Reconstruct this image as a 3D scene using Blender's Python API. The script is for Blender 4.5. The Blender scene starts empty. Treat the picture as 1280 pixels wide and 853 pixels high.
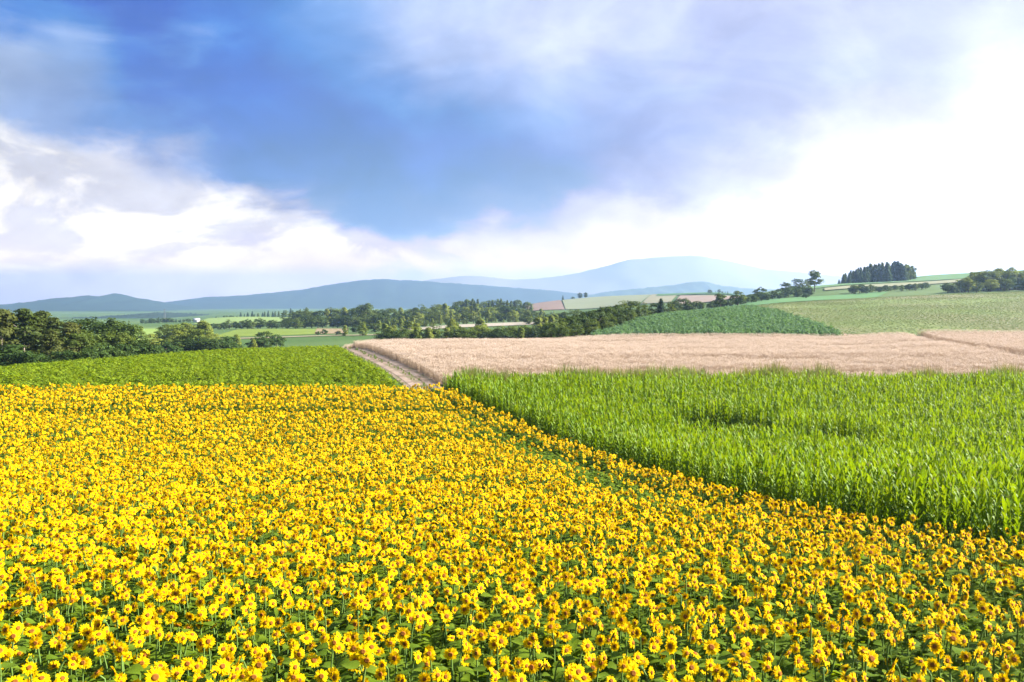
import bpy, math, random
import numpy as np
from mathutils import Vector, Matrix, Euler

SC = bpy.context.scene
R = math.radians
rng = np.random.default_rng(7)
random.seed(7)

# ------------------------------------------------------------------ camera
F = 1100.0            # focal length in photo pixels (photo is 1280 wide)
CAMZ = 6.0
HOR = 380.0           # photo row of the true horizon
PITCH = math.atan((426.5 - HOR) / F)
cam_d = bpy.data.cameras.new('camera')
cam_d.sensor_width = 36.0
cam_d.lens = F / 1280 * 36
cam_d.clip_end = 30000
cam = bpy.data.objects.new('camera', cam_d)
cam.location = (0, 0, CAMZ)
cam.rotation_euler = (math.pi / 2 - PITCH, 0, 0)
SC.collection.objects.link(cam)
SC.camera = cam

# ------------------------------------------------------------------ sun, sky
SUN_AZ, SUN_EL = 83.0, 30.0        # degrees to the right of the view, degrees up
sun_d = bpy.data.lights.new('sun', 'SUN')
sun_d.energy = 5.0
sun_d.angle = R(0.5)
sun_d.color = (1.0, 0.94, 0.84)
sun = bpy.data.objects.new('sun', sun_d)
sdir = Vector((math.sin(R(SUN_AZ)) * math.cos(R(SUN_EL)), math.cos(R(SUN_AZ)) * math.cos(R(SUN_EL)), math.sin(R(SUN_EL))))
sun.rotation_euler = sdir.to_track_quat('Z', 'Y').to_euler()
sun.location = sdir * 300
SC.collection.objects.link(sun)

SC.view_settings.view_transform = 'Standard'
SC.view_settings.look = 'None'
SC.view_settings.exposure = 2.2
SC.view_settings.gamma = 1.0
SC.view_settings.use_curve_mapping = False
SC.cycles.max_bounces = 5
SC.cycles.diffuse_bounces = 3
SC.cycles.glossy_bounces = 1
SC.cycles.transmission_bounces = 3
SC.cycles.volume_bounces = 1
SC.cycles.use_denoising = True


def lin(c):
    c = c / 255.0
    return c / 12.92 if c <= 0.04045 else ((c + 0.055) / 1.055) ** 2.4


def srgb(r, g, b):
    return (lin(r), lin(g), lin(b), 1.0)


class NT:
    """Small helper to write node trees."""
    def __init__(self, tree):
        self.t = tree
        self.n = tree.nodes
        self.l = tree.links

    def new(self, kind, **kw):
        nd = self.n.new(kind)
        for k, v in kw.items():
            setattr(nd, k, v)
        return nd

    def put(self, sock, v):
        if isinstance(v, bpy.types.NodeSocket):
            self.l.new(v, sock)
        else:
            sock.default_value = v

    def math(self, op, a, b=0.0, c=None, clamp=False):
        nd = self.new('ShaderNodeMath', operation=op)
        nd.use_clamp = clamp
        self.put(nd.inputs[0], a)
        self.put(nd.inputs[1], b)
        if c is not None:
            self.put(nd.inputs[2], c)
        return nd.outputs[0]

    def mix(self, f, a, b, blend='MIX'):
        nd = self.new('ShaderNodeMix', data_type='RGBA', blend_type=blend)
        self.put(nd.inputs['Factor'], f)
        self.put(nd.inputs[6], a)
        self.put(nd.inputs[7], b)
        return nd.outputs[2]

    def noise(self, vec, scale, detail=4.0, rough=0.55, dist=0.0):
        nd = self.new('ShaderNodeTexNoise')
        if vec is not None:
            self.l.new(vec, nd.inputs['Vector'])
        nd.inputs['Scale'].default_value = scale
        nd.inputs['Detail'].default_value = detail
        nd.inputs['Roughness'].default_value = rough
        nd.inputs['Distortion'].default_value = dist
        return nd

    def remap(self, v, a, b, c, d, smooth=False):
        nd = self.new('ShaderNodeMapRange')
        nd.interpolation_type = 'SMOOTHSTEP' if smooth else 'LINEAR'
        self.put(nd.inputs[0], v)
        for i, x in enumerate((a, b, c, d)):
            nd.inputs[1 + i].default_value = x
        return nd.outputs[0]


world = bpy.data.worlds.new('World')
SC.world = world
world.use_nodes = True
W = NT(world.node_tree)
W.n.clear()


HAZE_D, HAZE_TOP = 1.5e-4, 415.0
HAZE_GLOW = (0.38, 0.63, 0.92)      # how bright thick haze looks beside white cloud


def build_sky():
    tc = W.new('ShaderNodeTexCoord').outputs['Generated']
    # cloud wisps: noise on the direction, stretched sideways
    mp = W.new('ShaderNodeMapping')
    mp.inputs['Scale'].default_value = (1.0, 1.0, 2.0)
    W.l.new(tc, mp.inputs['Vector'])
    n1 = W.noise(mp.outputs[0], 3.2, 8.0, 0.55, 0.35)
    mp2 = W.new('ShaderNodeMapping')
    mp2.inputs['Location'].default_value = (5.3, 1.7, 9.1)
    mp2.inputs['Scale'].default_value = (1.0, 1.0, 1.8)
    W.l.new(tc, mp2.inputs['Vector'])
    n2 = W.noise(mp2.outputs[0], 9.0, 8.0, 0.6, 0.3)
    sep1 = W.new('ShaderNodeSeparateColor')
    W.l.new(n1.outputs['Color'], sep1.inputs[0])
    sep2 = W.new('ShaderNodeSeparateColor')
    W.l.new(n2.outputs['Color'], sep2.inputs[0])
    sx = W.new('ShaderNodeSeparateXYZ')
    W.l.new(tc, sx.inputs[0])
    az = W.math('DEGREES', W.math('ARCTAN2', sx.outputs[0], sx.outputs[1]))
    el = W.math('DEGREES', W.math('ARCSINE', sx.outputs[2]))
    def off(s, amp):
        return W.math('MULTIPLY', W.math('SUBTRACT', s, 0.5), amp)
    u = W.math('ADD', az, W.math('ADD', off(sep1.outputs[0], 9.0), off(sep2.outputs[0], 5.0)))
    calm = W.remap(el, 0.0, 6.0, 0.25, 1.0)
    v = W.math('ADD', el, W.math('MULTIPLY', calm, W.math('ADD', off(sep1.outputs[1], 7.5), off(sep2.outputs[1], 5.5))))
    t = W.math('ADD', W.math('DIVIDE', u, 360.0), 0.5)
    def px_t(px):
        return 0.5 + math.degrees(math.atan((px - 640) / F)) / 360.0
    def row_el(py):
        return math.degrees(math.atan((HOR - py) / F))
    far = (160, 186, 226)
    rows = [
        (-60, [(-200, (60, 126, 212)), (0, (38, 112, 205)), (160, (40, 112, 206)), (300, (84, 148, 224)), (420, (150, 188, 238)), (560, (190, 208, 244)), (720, (206, 220, 248)), (900, (192, 204, 240)), (1100, (212, 220, 245)), (1300, (228, 234, 250))]),
        (25, [(-200, (60, 130, 214)), (0, (46, 120, 210)), (160, (40, 112, 206)), (300, (72, 138, 220)), (420, (126, 172, 234)), (560, (186, 206, 246)), (720, (206, 219, 250)), (900, (190, 202, 240)), (1100, (198, 208, 240)), (1280, (214, 222, 246))]),
        (58, [(-200, (70, 130, 212)), (0, (70, 134, 214)), (100, (90, 148, 220)), (160, (50, 120, 209)), (300, (76, 140, 220)), (430, (118, 166, 230)), (560, (176, 200, 243)), (720, (198, 213, 247)), (900, (184, 198, 238)), (1100, (200, 210, 241)), (1280, (222, 229, 249))]),
        (108, [(-200, (180, 200, 232)), (0, (168, 194, 232)), (90, (146, 180, 228)), (160, (70, 134, 213)), (300, (76, 138, 216)), (450, (110, 160, 226)), (600, (156, 186, 236)), (800, (172, 194, 238)), (1000, (180, 194, 234)), (1150, (204, 214, 243)), (1280, (230, 236, 251))]),
        (170, [(-200, (210, 220, 238)), (0, (166, 192, 230)), (60, (150, 180, 226)), (150, (118, 160, 220)), (260, (78, 141, 214)), (420, (88, 147, 215)), (560, (108, 160, 221)), (700, (140, 176, 230)), (830, (160, 182, 230)), (960, (186, 200, 236)), (1100, (228, 234, 250)), (1280, (255, 255, 255))]),
        (228, [(-200, (236, 240, 246)), (0, (236, 240, 246)), (70, (214, 222, 238)), (140, (236, 238, 246)), (210, (170, 188, 224)), (300, (98, 149, 210)), (440, (96, 147, 208)), (560, (106, 151, 212)), (680, (130, 162, 218)), (800, (172, 190, 230)), (920, (208, 218, 243)), (1060, (246, 248, 255)), (1280, (255, 255, 255))]),
        (268, [(-200, (226, 230, 240)), (0, (226, 228, 240)), (80, (200, 206, 226)), (140, (208, 212, 230)), (200, (238, 238, 244)), (290, (205, 214, 234)), (350, (120, 154, 208)), (440, (104, 146, 206)), (520, (120, 154, 210)), (620, (146, 172, 220)), (740, (202, 212, 238)), (860, (238, 241, 251)), (980, (255, 255, 255)), (1280, (255, 255, 255))]),
        (300, [(-200, (232, 232, 240)), (0, (244, 240, 242)), (90, (214, 217, 232)), (170, (236, 236, 243)), (260, (244, 243, 246)), (380, (238, 240, 246)), (480, (218, 224, 238)), (600, (198, 209, 233)), (700, (216, 223, 241)), (800, (236, 239, 249)), (920, (252, 253, 255)), (1280, (255, 255, 255))]),
        (338, [(-200, (226, 228, 240)), (0, (228, 228, 240)), (150, (226, 229, 241)), (300, (238, 240, 246)), (450, (236, 239, 247)), (600, (232, 236, 247)), (720, (238, 241, 250)), (850, (250, 251, 255)), (1000, (255, 255, 255)), (1280, (255, 255, 255))]),
    ]
    prev = None
    prev_el = None
    for py, stops in rows:
        cr = W.new('ShaderNodeValToRGB')
        ramp = cr.color_ramp
        ramp.interpolation = 'B_SPLINE' if False else 'EASE'
        pts = [(0.0, far)] + [(px_t(p), c) for p, c in stops] + [(px_t(1280) + 0.11, stops[-1][1]), (1.0, far)]
        pts[0:1] = [(0.0, far), (0.25, far)]
        while len(ramp.elements) < len(pts):
            ramp.elements.new(0.5)
        for e, (p, c) in zip(ramp.elements, sorted(pts, key=lambda q: q[0])):
            e.position = p
            e.color = srgb(*c)
        W.l.new(t, cr.inputs[0])
        e = row_el(py)
        if prev is None:
            prev = cr.outputs[0]
        else:
            f = W.remap(v, e, prev_el, 0.0, 1.0, True)
            prev = W.mix(f, cr.outputs[0], prev)
        prev_el = e
    # overhead the same broken overcast goes on
    zen = W.remap(v, 22.0, 50.0, 0.0, 1.0, True)
    cloud = W.mix(zen, prev, srgb(128, 164, 222))
    gm = W.new('ShaderNodeGamma')
    W.l.new(cloud, gm.inputs[0])
    gm.inputs[1].default_value = 0.96
    cloud = gm.outputs[0]
    # billowing bank low on the left: white heads over grey bases
    mp3 = W.new('ShaderNodeMapping')
    mp3.inputs['Location'].default_value = (2.1, 7.7, 3.3)
    mp3.inputs['Scale'].default_value = (1.0, 1.0, 2.1)
    W.l.new(tc, mp3.inputs['Vector'])
    n3 = W.noise(mp3.outputs[0], 6.5, 11.0, 0.62, 0.6)
    n4 = W.noise(mp3.outputs[0], 15.0, 9.0, 0.6, 0.4)
    bl = W.math('ADD', W.math('MULTIPLY', n3.outputs['Fac'], 0.7), W.math('MULTIPLY', n4.outputs['Fac'], 0.3))
    heads = W.remap(bl, 0.455, 0.56, 0.0, 1.0, True)
    topb = W.remap(az, -30.0, -8.0, 9.6, 4.4)
    side = W.math('MULTIPLY', W.remap(az, -10.0, 4.0, 1.0, 0.0, True), W.math('MULTIPLY', W.remap(v, 1.0, 4.0, 0.3, 1.0, True), W.remap(W.math('SUBTRACT', v, topb), -1.3, 1.3, 1.0, 0.0, True)))
    bank = W.mix(heads, srgb(212, 219, 233), srgb(253, 255, 255))
    cloud = W.mix(W.math('MULTIPLY', side, 0.92), cloud, bank)
    # thin lit wisps and darker rags over the dark bank
    n5 = W.noise(mp.outputs[0], 4.6, 11.0, 0.6, 0.8)
    wisp = W.math('MULTIPLY', W.remap(n5.outputs['Fac'], 0.5, 0.74, 0.0, 0.20, True), W.remap(v, 7.0, 12.0, 0.0, 1.0, True))
    cloud = W.mix(wisp, cloud, srgb(226, 234, 250))
    # fine billows
    fine = W.remap(sep2.outputs[2], 0.3, 0.7, 0.87, 1.12)
    broad = W.remap(n5.outputs['Fac'], 0.3, 0.7, 0.86, 1.14)
    g = W.math('MULTIPLY', fine, broad)
    comb = W.new('ShaderNodeCombineColor')
    for i in range(3):
        W.l.new(g, comb.inputs[i])
    cloud = W.mix(1.0, cloud, comb.outputs[0], 'MULTIPLY')
    cloud = W.mix(W.remap(v, 6.0, 10.0, 1.0, 0.0, True), cloud, W.mix(1.0, cloud, (1.14, 1.12, 1.10, 1), 'MULTIPLY'))
    # the cloud is bright enough to show through the haze lying in front of it
    T = W.math('EXPONENT', W.math('DIVIDE', -HAZE_D * (HAZE_TOP - 6.0), W.math('MAXIMUM', sx.outputs[2], 0.045)))
    ext = W.new('ShaderNodeVectorMath', operation='SCALE')
    ext.inputs[0].default_value = HAZE_GLOW
    W.l.new(W.math('MULTIPLY', W.math('SUBTRACT', 1.0, T), W.remap(W.math('ABSOLUTE', W.math('SUBTRACT', az, SUN_AZ)), 50.0, 110.0, 1.6, 1.0, True)), ext.inputs['Scale'])
    sub = W.new('ShaderNodeVectorMath', operation='SUBTRACT')
    W.l.new(cloud, sub.inputs[0]); W.l.new(ext.outputs[0], sub.inputs[1])
    mx = W.new('ShaderNodeVectorMath', operation='MAXIMUM')
    flo = W.new('ShaderNodeVectorMath', operation='SCALE')
    W.l.new(cloud, flo.inputs[0]); flo.inputs['Scale'].default_value = 0.42
    W.l.new(sub.outputs[0], mx.inputs[0]); W.l.new(flo.outputs[0], mx.inputs[1])
    dv = W.new('ShaderNodeVectorMath', operation='SCALE')
    W.l.new(mx.outputs[0], dv.inputs[0]); W.l.new(W.math('DIVIDE', 1.0, T), dv.inputs['Scale'])
    cloud = dv.outputs[0]
    sky = W.new('ShaderNodeTexSky', sky_type='NISHITA')
    sky.sun_disc = False
    sky.sun_elevation = R(SUN_EL)
    sky.sun_rotation = R(SUN_AZ)
    b1 = W.new('ShaderNodeBackground')
    W.l.new(sky.outputs[0], b1.inputs[0])
    b1.inputs[1].default_value = 0.05
    b2 = W.new('ShaderNodeBackground')
    W.l.new(cloud, b2.inputs[0])
    b2.inputs[1].default_value = 0.223
    ms = W.new('ShaderNodeMixShader')
    # thin cloud lets some clear sky through; the bank itself is nearly opaque
    ms.inputs[0].default_value = 0.97
    W.l.new(b1.outputs[0], ms.inputs[1])
    W.l.new(b2.outputs[0], ms.inputs[2])
    out = W.new('ShaderNodeOutputWorld')
    W.l.new(ms.outputs[0], out.inputs[0])


build_sky()


# ------------------------------------------------------------------ helpers
def link(o, parent=None):
    SC.collection.objects.link(o)
    if parent is not None:
        o.parent = parent
    return o


def tag(o, label=None, cat=None, group=None, kind=None):
    for k, v in (('label', label), ('category', cat), ('group', group), ('kind', kind)):
        if v:
            o[k] = v
    return o


def mesh_np(name, verts, faces, mats=(), mat_idx=None, smooth=False):
    """verts (N,3); faces list of tuples, or an (M,k) array."""
    me = bpy.data.meshes.new(name)
    verts = np.asarray(verts, dtype=np.float32)
    if isinstance(faces, np.ndarray):
        m, k = faces.shape
        loops = faces.reshape(-1).astype(np.int32)
        starts = (np.arange(m) * k).astype(np.int32)
        tot = np.full(m, k, dtype=np.int32)
    else:
        tot = np.array([len(f) for f in faces], dtype=np.int32)
        loops = np.array([i for f in faces for i in f], dtype=np.int32)
        starts = np.concatenate([[0], np.cumsum(tot)[:-1]]).astype(np.int32)
    me.vertices.add(len(verts))
    me.vertices.foreach_set('co', verts.reshape(-1))
    me.loops.add(len(loops))
    me.loops.foreach_set('vertex_index', loops)
    me.polygons.add(len(tot))
    me.polygons.foreach_set('loop_start', starts)
    me.polygons.foreach_set('loop_total', tot)
    for mt in mats:
        me.materials.append(mt)
    if mat_idx is not None:
        me.polygons.foreach_set('material_index', np.asarray(mat_idx, dtype=np.int32))
    if smooth:
        me.polygons.foreach_set('use_smooth', np.ones(len(tot), dtype=bool))
    me.update(calc_edges=True)
    return me


class MB:
    """Collects polygons, one material index each."""
    def __init__(self):
        self.v, self.f, self.m = [], [], []

    def add(self, pts, faces, mat=0):
        b = len(self.v)
        self.v.extend([tuple(p) for p in pts])
        for f in faces:
            self.f.append(tuple(i + b for i in f))
            self.m.append(mat)

    def join(self, other, mat):
        self.add(other.v, other.f, mat)

    def tube(self, pts, radii, sides=5, mat=0, cap=False):
        b = len(self.v)
        n = len(pts)
        P = [Vector(p) for p in pts]
        for i in range(n):
            d = (P[min(i + 1, n - 1)] - P[max(i - 1, 0)]).normalized()
            a = d.cross(Vector((0.31, 0.87, 0.21)))
            if a.length < 1e-3:
                a = d.cross(Vector((1, 0, 0)))
            a.normalize()
            c = d.cross(a)
            for k in range(sides):
                w = 2 * math.pi * k / sides
                self.v.append(tuple(P[i] + (a * math.cos(w) + c * math.sin(w)) * radii[i]))
        for i in range(n - 1):
            for k in range(sides):
                k2 = (k + 1) % sides
                self.f.append((b + i * sides + k, b + i * sides + k2, b + (i + 1) * sides + k2, b + (i + 1) * sides + k))
                self.m.append(mat)
        if cap:
            self.f.append(tuple(b + (n - 1) * sides + k for k in range(sides)))
            self.m.append(mat)

    def mesh(self, name, mats, smooth=False):
        return mesh_np(name, np.array(self.v), self.f, mats, self.m, smooth)


def new_mat(name):
    m = bpy.data.materials.new(name)
    m.use_nodes = True
    t = NT(m.node_tree)
    t.n.clear()
    return m, t


def finish(t, shader):
    o = t.new('ShaderNodeOutputMaterial')
    t.l.new(shader, o.inputs['Surface'])


K = 0.70      # overall albedo scale


def kk(c):
    return (c[0] * K, c[1] * K, c[2] * K, 1)


def leaf_mat(name, ca, cb, transl=0.35, tcol=None, rough=0.6, spec=0.10, nscale=0.0, ccol=None):
    """Foliage: per-plant colour range ca..cb, optional clump noise towards ccol, light through the blade."""
    m, t = new_mat(name)
    oi = t.new('ShaderNodeObjectInfo')
    col = t.mix(oi.outputs['Random'], kk(ca), kk(cb))
    if nscale:
        tc = t.new('ShaderNodeTexCoord')
        n = t.noise(tc.outputs['Object'], nscale, 3.0, 0.6)
        f = t.remap(n.outputs['Fac'], 0.38, 0.66, 0.0, 1.0)
        col = t.mix(f, col, kk(ccol or cb))
    p = t.new('ShaderNodeBsdfPrincipled')
    t.l.new(col, p.inputs['Base Color'])
    p.inputs['Roughness'].default_value = rough
    p.inputs['Specular IOR Level'].default_value = spec
    tr = t.new('ShaderNodeBsdfTranslucent')
    if tcol is None:
        tcol = (1.35, 1.25, 0.6)
    tc2 = t.mix(1.0, col, (*tcol, 1), 'MULTIPLY')
    t.l.new(tc2, tr.inputs['Color'])
    ms = t.new('ShaderNodeMixShader')
    ms.inputs[0].default_value = transl
    t.l.new(p.outputs[0], ms.inputs[1])
    t.l.new(tr.outputs[0], ms.inputs[2])
    finish(t, ms.outputs[0])
    return m


def ground_mat(name, ca, cb, scale, cc=None, scale2=0.0, rough=0.95, bump=0.0, stretch=(1, 1, 1), rot=0.0):
    m, t = new_mat(name)
    tc = t.new('ShaderNodeTexCoord')
    mp = t.new('ShaderNodeMapping')
    mp.inputs['Scale'].default_value = stretch
    mp.inputs['Rotation'].default_value = (0, 0, rot)
    t.l.new(tc.outputs['Object'], mp.inputs['Vector'])
    n = t.noise(mp.outputs[0], scale, 6.0, 0.65)
    col = t.mix(t.remap(n.outputs['Fac'], 0.35, 0.65, 0, 1), kk(ca), kk(cb))
    if cc is not None:
        n2 = t.noise(tc.outputs['Object'], scale2, 3.0, 0.5)
        col = t.mix(t.remap(n2.outputs['Fac'], 0.42, 0.62, 0, 1), col, kk(cc))
    p = t.new('ShaderNodeBsdfPrincipled')
    t.l.new(col, p.inputs['Base Color'])
    p.inputs['Roughness'].default_value = rough
    p.inputs['Specular IOR Level'].default_value = 0.1
    if bump:
        bp = t.new('ShaderNodeBump')
        bp.inputs['Strength'].default_value = 0.8
        bp.inputs['Distance'].default_value = bump
        t.l.new(n.outputs['Fac'], bp.inputs['Height'])
        t.l.new(bp.outputs[0], p.inputs['Normal'])
    finish(t, p.outputs[0])
    return m


def plain_mat(name, ca, cb=None, rough=0.8, spec=0.2):
    m, t = new_mat(name)
    tc = t.new('ShaderNodeTexCoord')
    n = t.noise(tc.outputs['Object'], 6.0, 4.0)
    col = t.mix(t.remap(n.outputs['Fac'], 0.35, 0.65, 0, 1), kk(ca), kk(cb or tuple(x * 0.8 for x in ca)))
    p = t.new('ShaderNodeBsdfPrincipled')
    t.l.new(col, p.inputs['Base Color'])
    p.inputs['Roughness'].default_value = rough
    p.inputs['Specular IOR Level'].default_value = spec
    finish(t, p.outputs[0])
    return m


M = {}
M['petal'] = leaf_mat('sunflower_petal', (1.12, 0.735, 0.002), (1.18, 0.83, 0.003), 0.5, (1.0, 1.0, 0.8), 0.7, 0.04)
M['disc_core'] = plain_mat('sunflower_disc_core', (0.22, 0.075, 0.008), (0.30, 0.10, 0.008), 0.9)
M['disc_edge'] = plain_mat('sunflower_disc_edge', (0.58, 0.21, 0.008), (0.48, 0.16, 0.006), 0.9)
M['calyx'] = leaf_mat('sunflower_calyx', (0.10, 0.19, 0.03), (0.12, 0.22, 0.03), 0.15)
M['sf_leaf'] = leaf_mat('sunflower_leaf', (0.13, 0.215, 0.014), (0.19, 0.275, 0.016), 0.42, (1.6, 1.45, 0.3))
M['sf_stem'] = leaf_mat('sunflower_stem', (0.14, 0.24, 0.05), (0.17, 0.27, 0.06), 0.1)
M['corn_leaf'] = leaf_mat('corn_leaf', (0.15, 0.275, 0.010), (0.21, 0.325, 0.012), 0.33, (2.1, 1.75, 0.3), 0.5, 0.12)
M['corn_stalk'] = leaf_mat('corn_stalk', (0.12, 0.22, 0.05), (0.14, 0.25, 0.05), 0.1)
M['tassel'] = leaf_mat('corn_tassel', (0.45, 0.42, 0.16), (0.5, 0.44, 0.2), 0.3)
M['bean'] = leaf_mat('bean_leaf', (0.18, 0.275, 0.011), (0.26, 0.34, 0.016), 0.38, (1.5, 1.4, 0.4))
M['wheat'] = leaf_mat('wheat_ear', (0.80, 0.625, 0.475), (0.86, 0.69, 0.54), 0.25, (1.0, 0.95, 0.85))
M['straw'] = leaf_mat('wheat_straw', (0.54, 0.405, 0.285), (0.60, 0.455, 0.32), 0.2, (1.0, 0.95, 0.85))
M['weed'] = leaf_mat('weed_blade', (0.15, 0.23, 0.06), (0.23, 0.30, 0.09), 0.4, (1.4, 1.3, 0.5))
M['weed_dry'] = leaf_mat('dry_weed_blade', (0.30, 0.27, 0.10), (0.22, 0.26, 0.07), 0.35, (1.2, 1.1, 0.6))
M['fern'] = leaf_mat('hill_crop_leaf', (0.13, 0.235, 0.105), (0.19, 0.30, 0.14), 0.35, (1.2, 1.3, 0.7))
M['lowcrop'] = leaf_mat('low_crop_leaf', (0.21, 0.28, 0.115), (0.27, 0.31, 0.14), 0.3, (1.2, 1.2, 0.6))
M['bark'] = plain_mat('bark', (0.16, 0.105, 0.075), (0.09, 0.06, 0.045), 0.95)
M['bark_pale'] = plain_mat('pale_bark', (0.36, 0.30, 0.24), (0.22, 0.17, 0.13), 0.95)

# ------------------------------------------------------------------ terrain


def ray(px, py, Y):
    """World point at depth Y on the ray through photo pixel (px, py)."""
    dx, dy = (px - 640) / F, (426.5 - py) / F
    yy = math.cos(PITCH) + math.sin(PITCH) * dy
    zz = -math.sin(PITCH) + math.cos(PITCH) * dy
    k = Y / yy
    return dx * k, Y, CAMZ + zz * k


def zr(px, py, Y, h=0.0):
    return ray(px, py, Y)[2] - h


NEAR = [(2, .8), (6, .45), (10, .05), (18, -1.0), (26, -1.85), (35, -2.65), (42, -3.15), (50, -3.4), (58, -3.05), (64, -2.6), (70, -2.0), (76, -1.65), (84, -1.15)]
COLS = [
    (-700, [(94, -1.7), (130, -6), (200, -10), (350, -12), (700, -12), (1500, -22), (12000, -26)]),
    (-150, [(92, zr(-150, 458, 92, .7)), (115, -4), (180, -10), (350, -12), (700, -12), (1100, -17), (1500, -22), (12000, -26)]),
    (0, [(95, zr(0, 455, 95, .7)), (125, -4), (180, -9), (350, -12), (700, -12), (1100, -17), (1500, -22), (12000, -26)]),
    (100, [(106, zr(100, 447, 106, .7)), (135, -4), (200, -9), (350, -11), (700, -12), (1100, -16), (1500, -22), (12000, -26)]),
    (200, [(118, zr(200, 440, 118, .7)), (150, -4), (220, -9.5), (400, -9.5), (600, -11), (1100, -16), (1500, -22), (12000, -26)]),
    (300, [(128, zr(300, 432.5, 128, .7)), (160, -4), (230, -9.5), (385, -9), (520, -9.5), (700, -12), (1100, zr(300, 396, 1100)), (1300, -14), (6000, -22), (12000, -26)]),
    (430, [(135, zr(430, 430, 135, .7)), (165, -3.5), (230, -9), (385, -8.3), (520, -9), (800, -13), (1200, -14), (6000, -22), (12000, -26)]),
    (470, [(137, zr(470, 423.5, 137, .9)), (165, -4), (230, -9), (385, -8.2), (520, -9), (800, -13), (1200, -14), (6000, -22), (12000, -26)]),
    (560, [(100, -.55), (136, zr(560, 422.5, 136, .9)), (165, -4), (250, -9), (390, -8), (450, zr(560, 409, 450)), (490, zr(560, 406, 490)), (600, -8), (900, -8), (1300, -14), (6000, -22), (12000, -26)]),
    (680, [(100, -.55), (136, zr(680, 423.5, 136, .9)), (165, -2), (250, -8), (390, -7), (450, zr(680, 405, 450)), (490, zr(680, 402, 490)), (650, -5), (800, zr(680, 389, 800)), (1000, zr(680, 377, 1000)), (1150, 6), (1800, -8), (6000, -22), (12000, -26)]),
    (740, [(100, -.55), (140, zr(740, 423.5, 140, .9)), (152, .2), (200, -1), (300, -4), (480, -4), (700, -2), (800, zr(740, 387, 800)), (1060, zr(740, 370.5, 1060)), (1200, 8), (1900, -6), (6000, -22), (12000, -26)]),
    (810, [(100, -.55), (141, zr(810, 423, 141, .9)), (152, .5), (200, zr(810, 394, 200, 1)), (250, 1.5), (400, -1), (700, zr(810, 384, 700)), (1060, zr(810, 368, 1060)), (1250, 10), (2000, -6), (6000, -22), (12000, -26)]),
    (900, [(100, -.55), (142, zr(900, 422, 142, .9)), (152, .5), (215, zr(900, 384.5, 215, 1)), (270, 3.4), (450, 5), (700, zr(900, 376, 700)), (1000, zr(900, 365, 1000)), (1250, 12), (2000, -4), (6000, -22), (12000, -26)]),
    (960, [(100, -.55), (144, zr(960, 421.5, 144, .9)), (154, .5), (200, zr(960, 391, 200, 1)), (270, zr(960, 378.5, 270, .4)), (320, 5.8), (420, zr(960, 374, 420)), (560, zr(960, 363, 560)), (680, 13), (1300, 8), (2000, -4), (6000, -22), (12000, -26)]),
    (1050, [(100, -.55), (147, zr(1050, 421, 147, .9)), (156, zr(1050, 418, 156)), (205, 3.1), (300, zr(1050, 373, 300, .4)), (345, 7.6), (420, zr(1050, 370, 420)), (560, zr(1050, 354.5, 560)), (660, 19.5), (900, 15), (2000, -4), (6000, -22), (12000, -26)]),
    (1150, [(100, -.45), (150, zr(1150, 419, 150, .5)), (205, 4.0), (300, zr(1150, 367.8, 300, .4)), (350, 9.0), (450, zr(1150, 362, 450)), (600, zr(1150, 350, 600)), (680, zr(1150, 344, 680)), (860, 24), (2000, 0), (6000, -22), (12000, -26)]),
    (1280, [(100, -.45), (155, zr(1280, 416.5, 155, .8)), (205, 4.0), (300, zr(1280, 362.5, 300, .4)), (350, 10.3), (450, zr(1280, 356, 450)), (650, zr(1280, 337, 650)), (860, 27), (2000, 0), (6000, -22), (12000, -26)]),
    (1650, [(100, -.45), (155, .6), (205, 4.0), (300, 11.2), (350, 10.6), (650, 32), (860, 28), (2000, 0), (6000, -22), (12000, -26)]),
]
NR, NTH = 250, 760
R0, R1 = 1.0, 12600.0
LR = np.linspace(math.log(R0), math.log(R1), NR)
TH = np.linspace(-math.pi, math.pi, NTH, endpoint=False)


def build_height():
    cth = np.array([math.atan((p - 640) / F) for p, _ in COLS])
    prof = np.zeros((len(COLS), NR))
    for i, (p, pts) in enumerate(COLS):
        allp = NEAR + [q for q in pts]
        c = math.cos(cth[i])
        lx = np.log([q[0] / c for q in allp])
        prof[i] = np.interp(LR, lx, [q[1] for q in allp])
    fw = np.clip(TH, cth[0], cth[-1])
    H = np.zeros((NTH, NR))
    for j in range(NR):
        H[:, j] = np.interp(fw, cth, prof[:, j])
    # all the way round: level out behind the camera
    flat = np.interp(np.exp(LR), [1, 20, 60, 200, 12500], [.8, -.6, -2.6, -5, -26])
    a = np.abs(TH)
    w = np.clip((a - R(50)) / R(60), 0, 1)
    w = (w * w * (3 - 2 * w))[:, None]
    H = H * (1 - w) + flat[None, :] * w
    # soften the joints of the profiles
    k = np.array([1, 3, 5, 3, 1.0]); k /= k.sum()
    for _ in range(2):
        P = np.pad(H, ((2, 2), (0, 0)), mode='wrap')
        H = sum(k[i] * P[i:i + NTH] for i in range(5))
    k2 = np.array([1, 2, 1.0]) / 4
    P = np.pad(H, ((0, 0), (1, 1)), mode='edge')
    H = sum(k2[i] * P[:, i:i + NR] for i in range(3))
    return H


HG = build_height()


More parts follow.
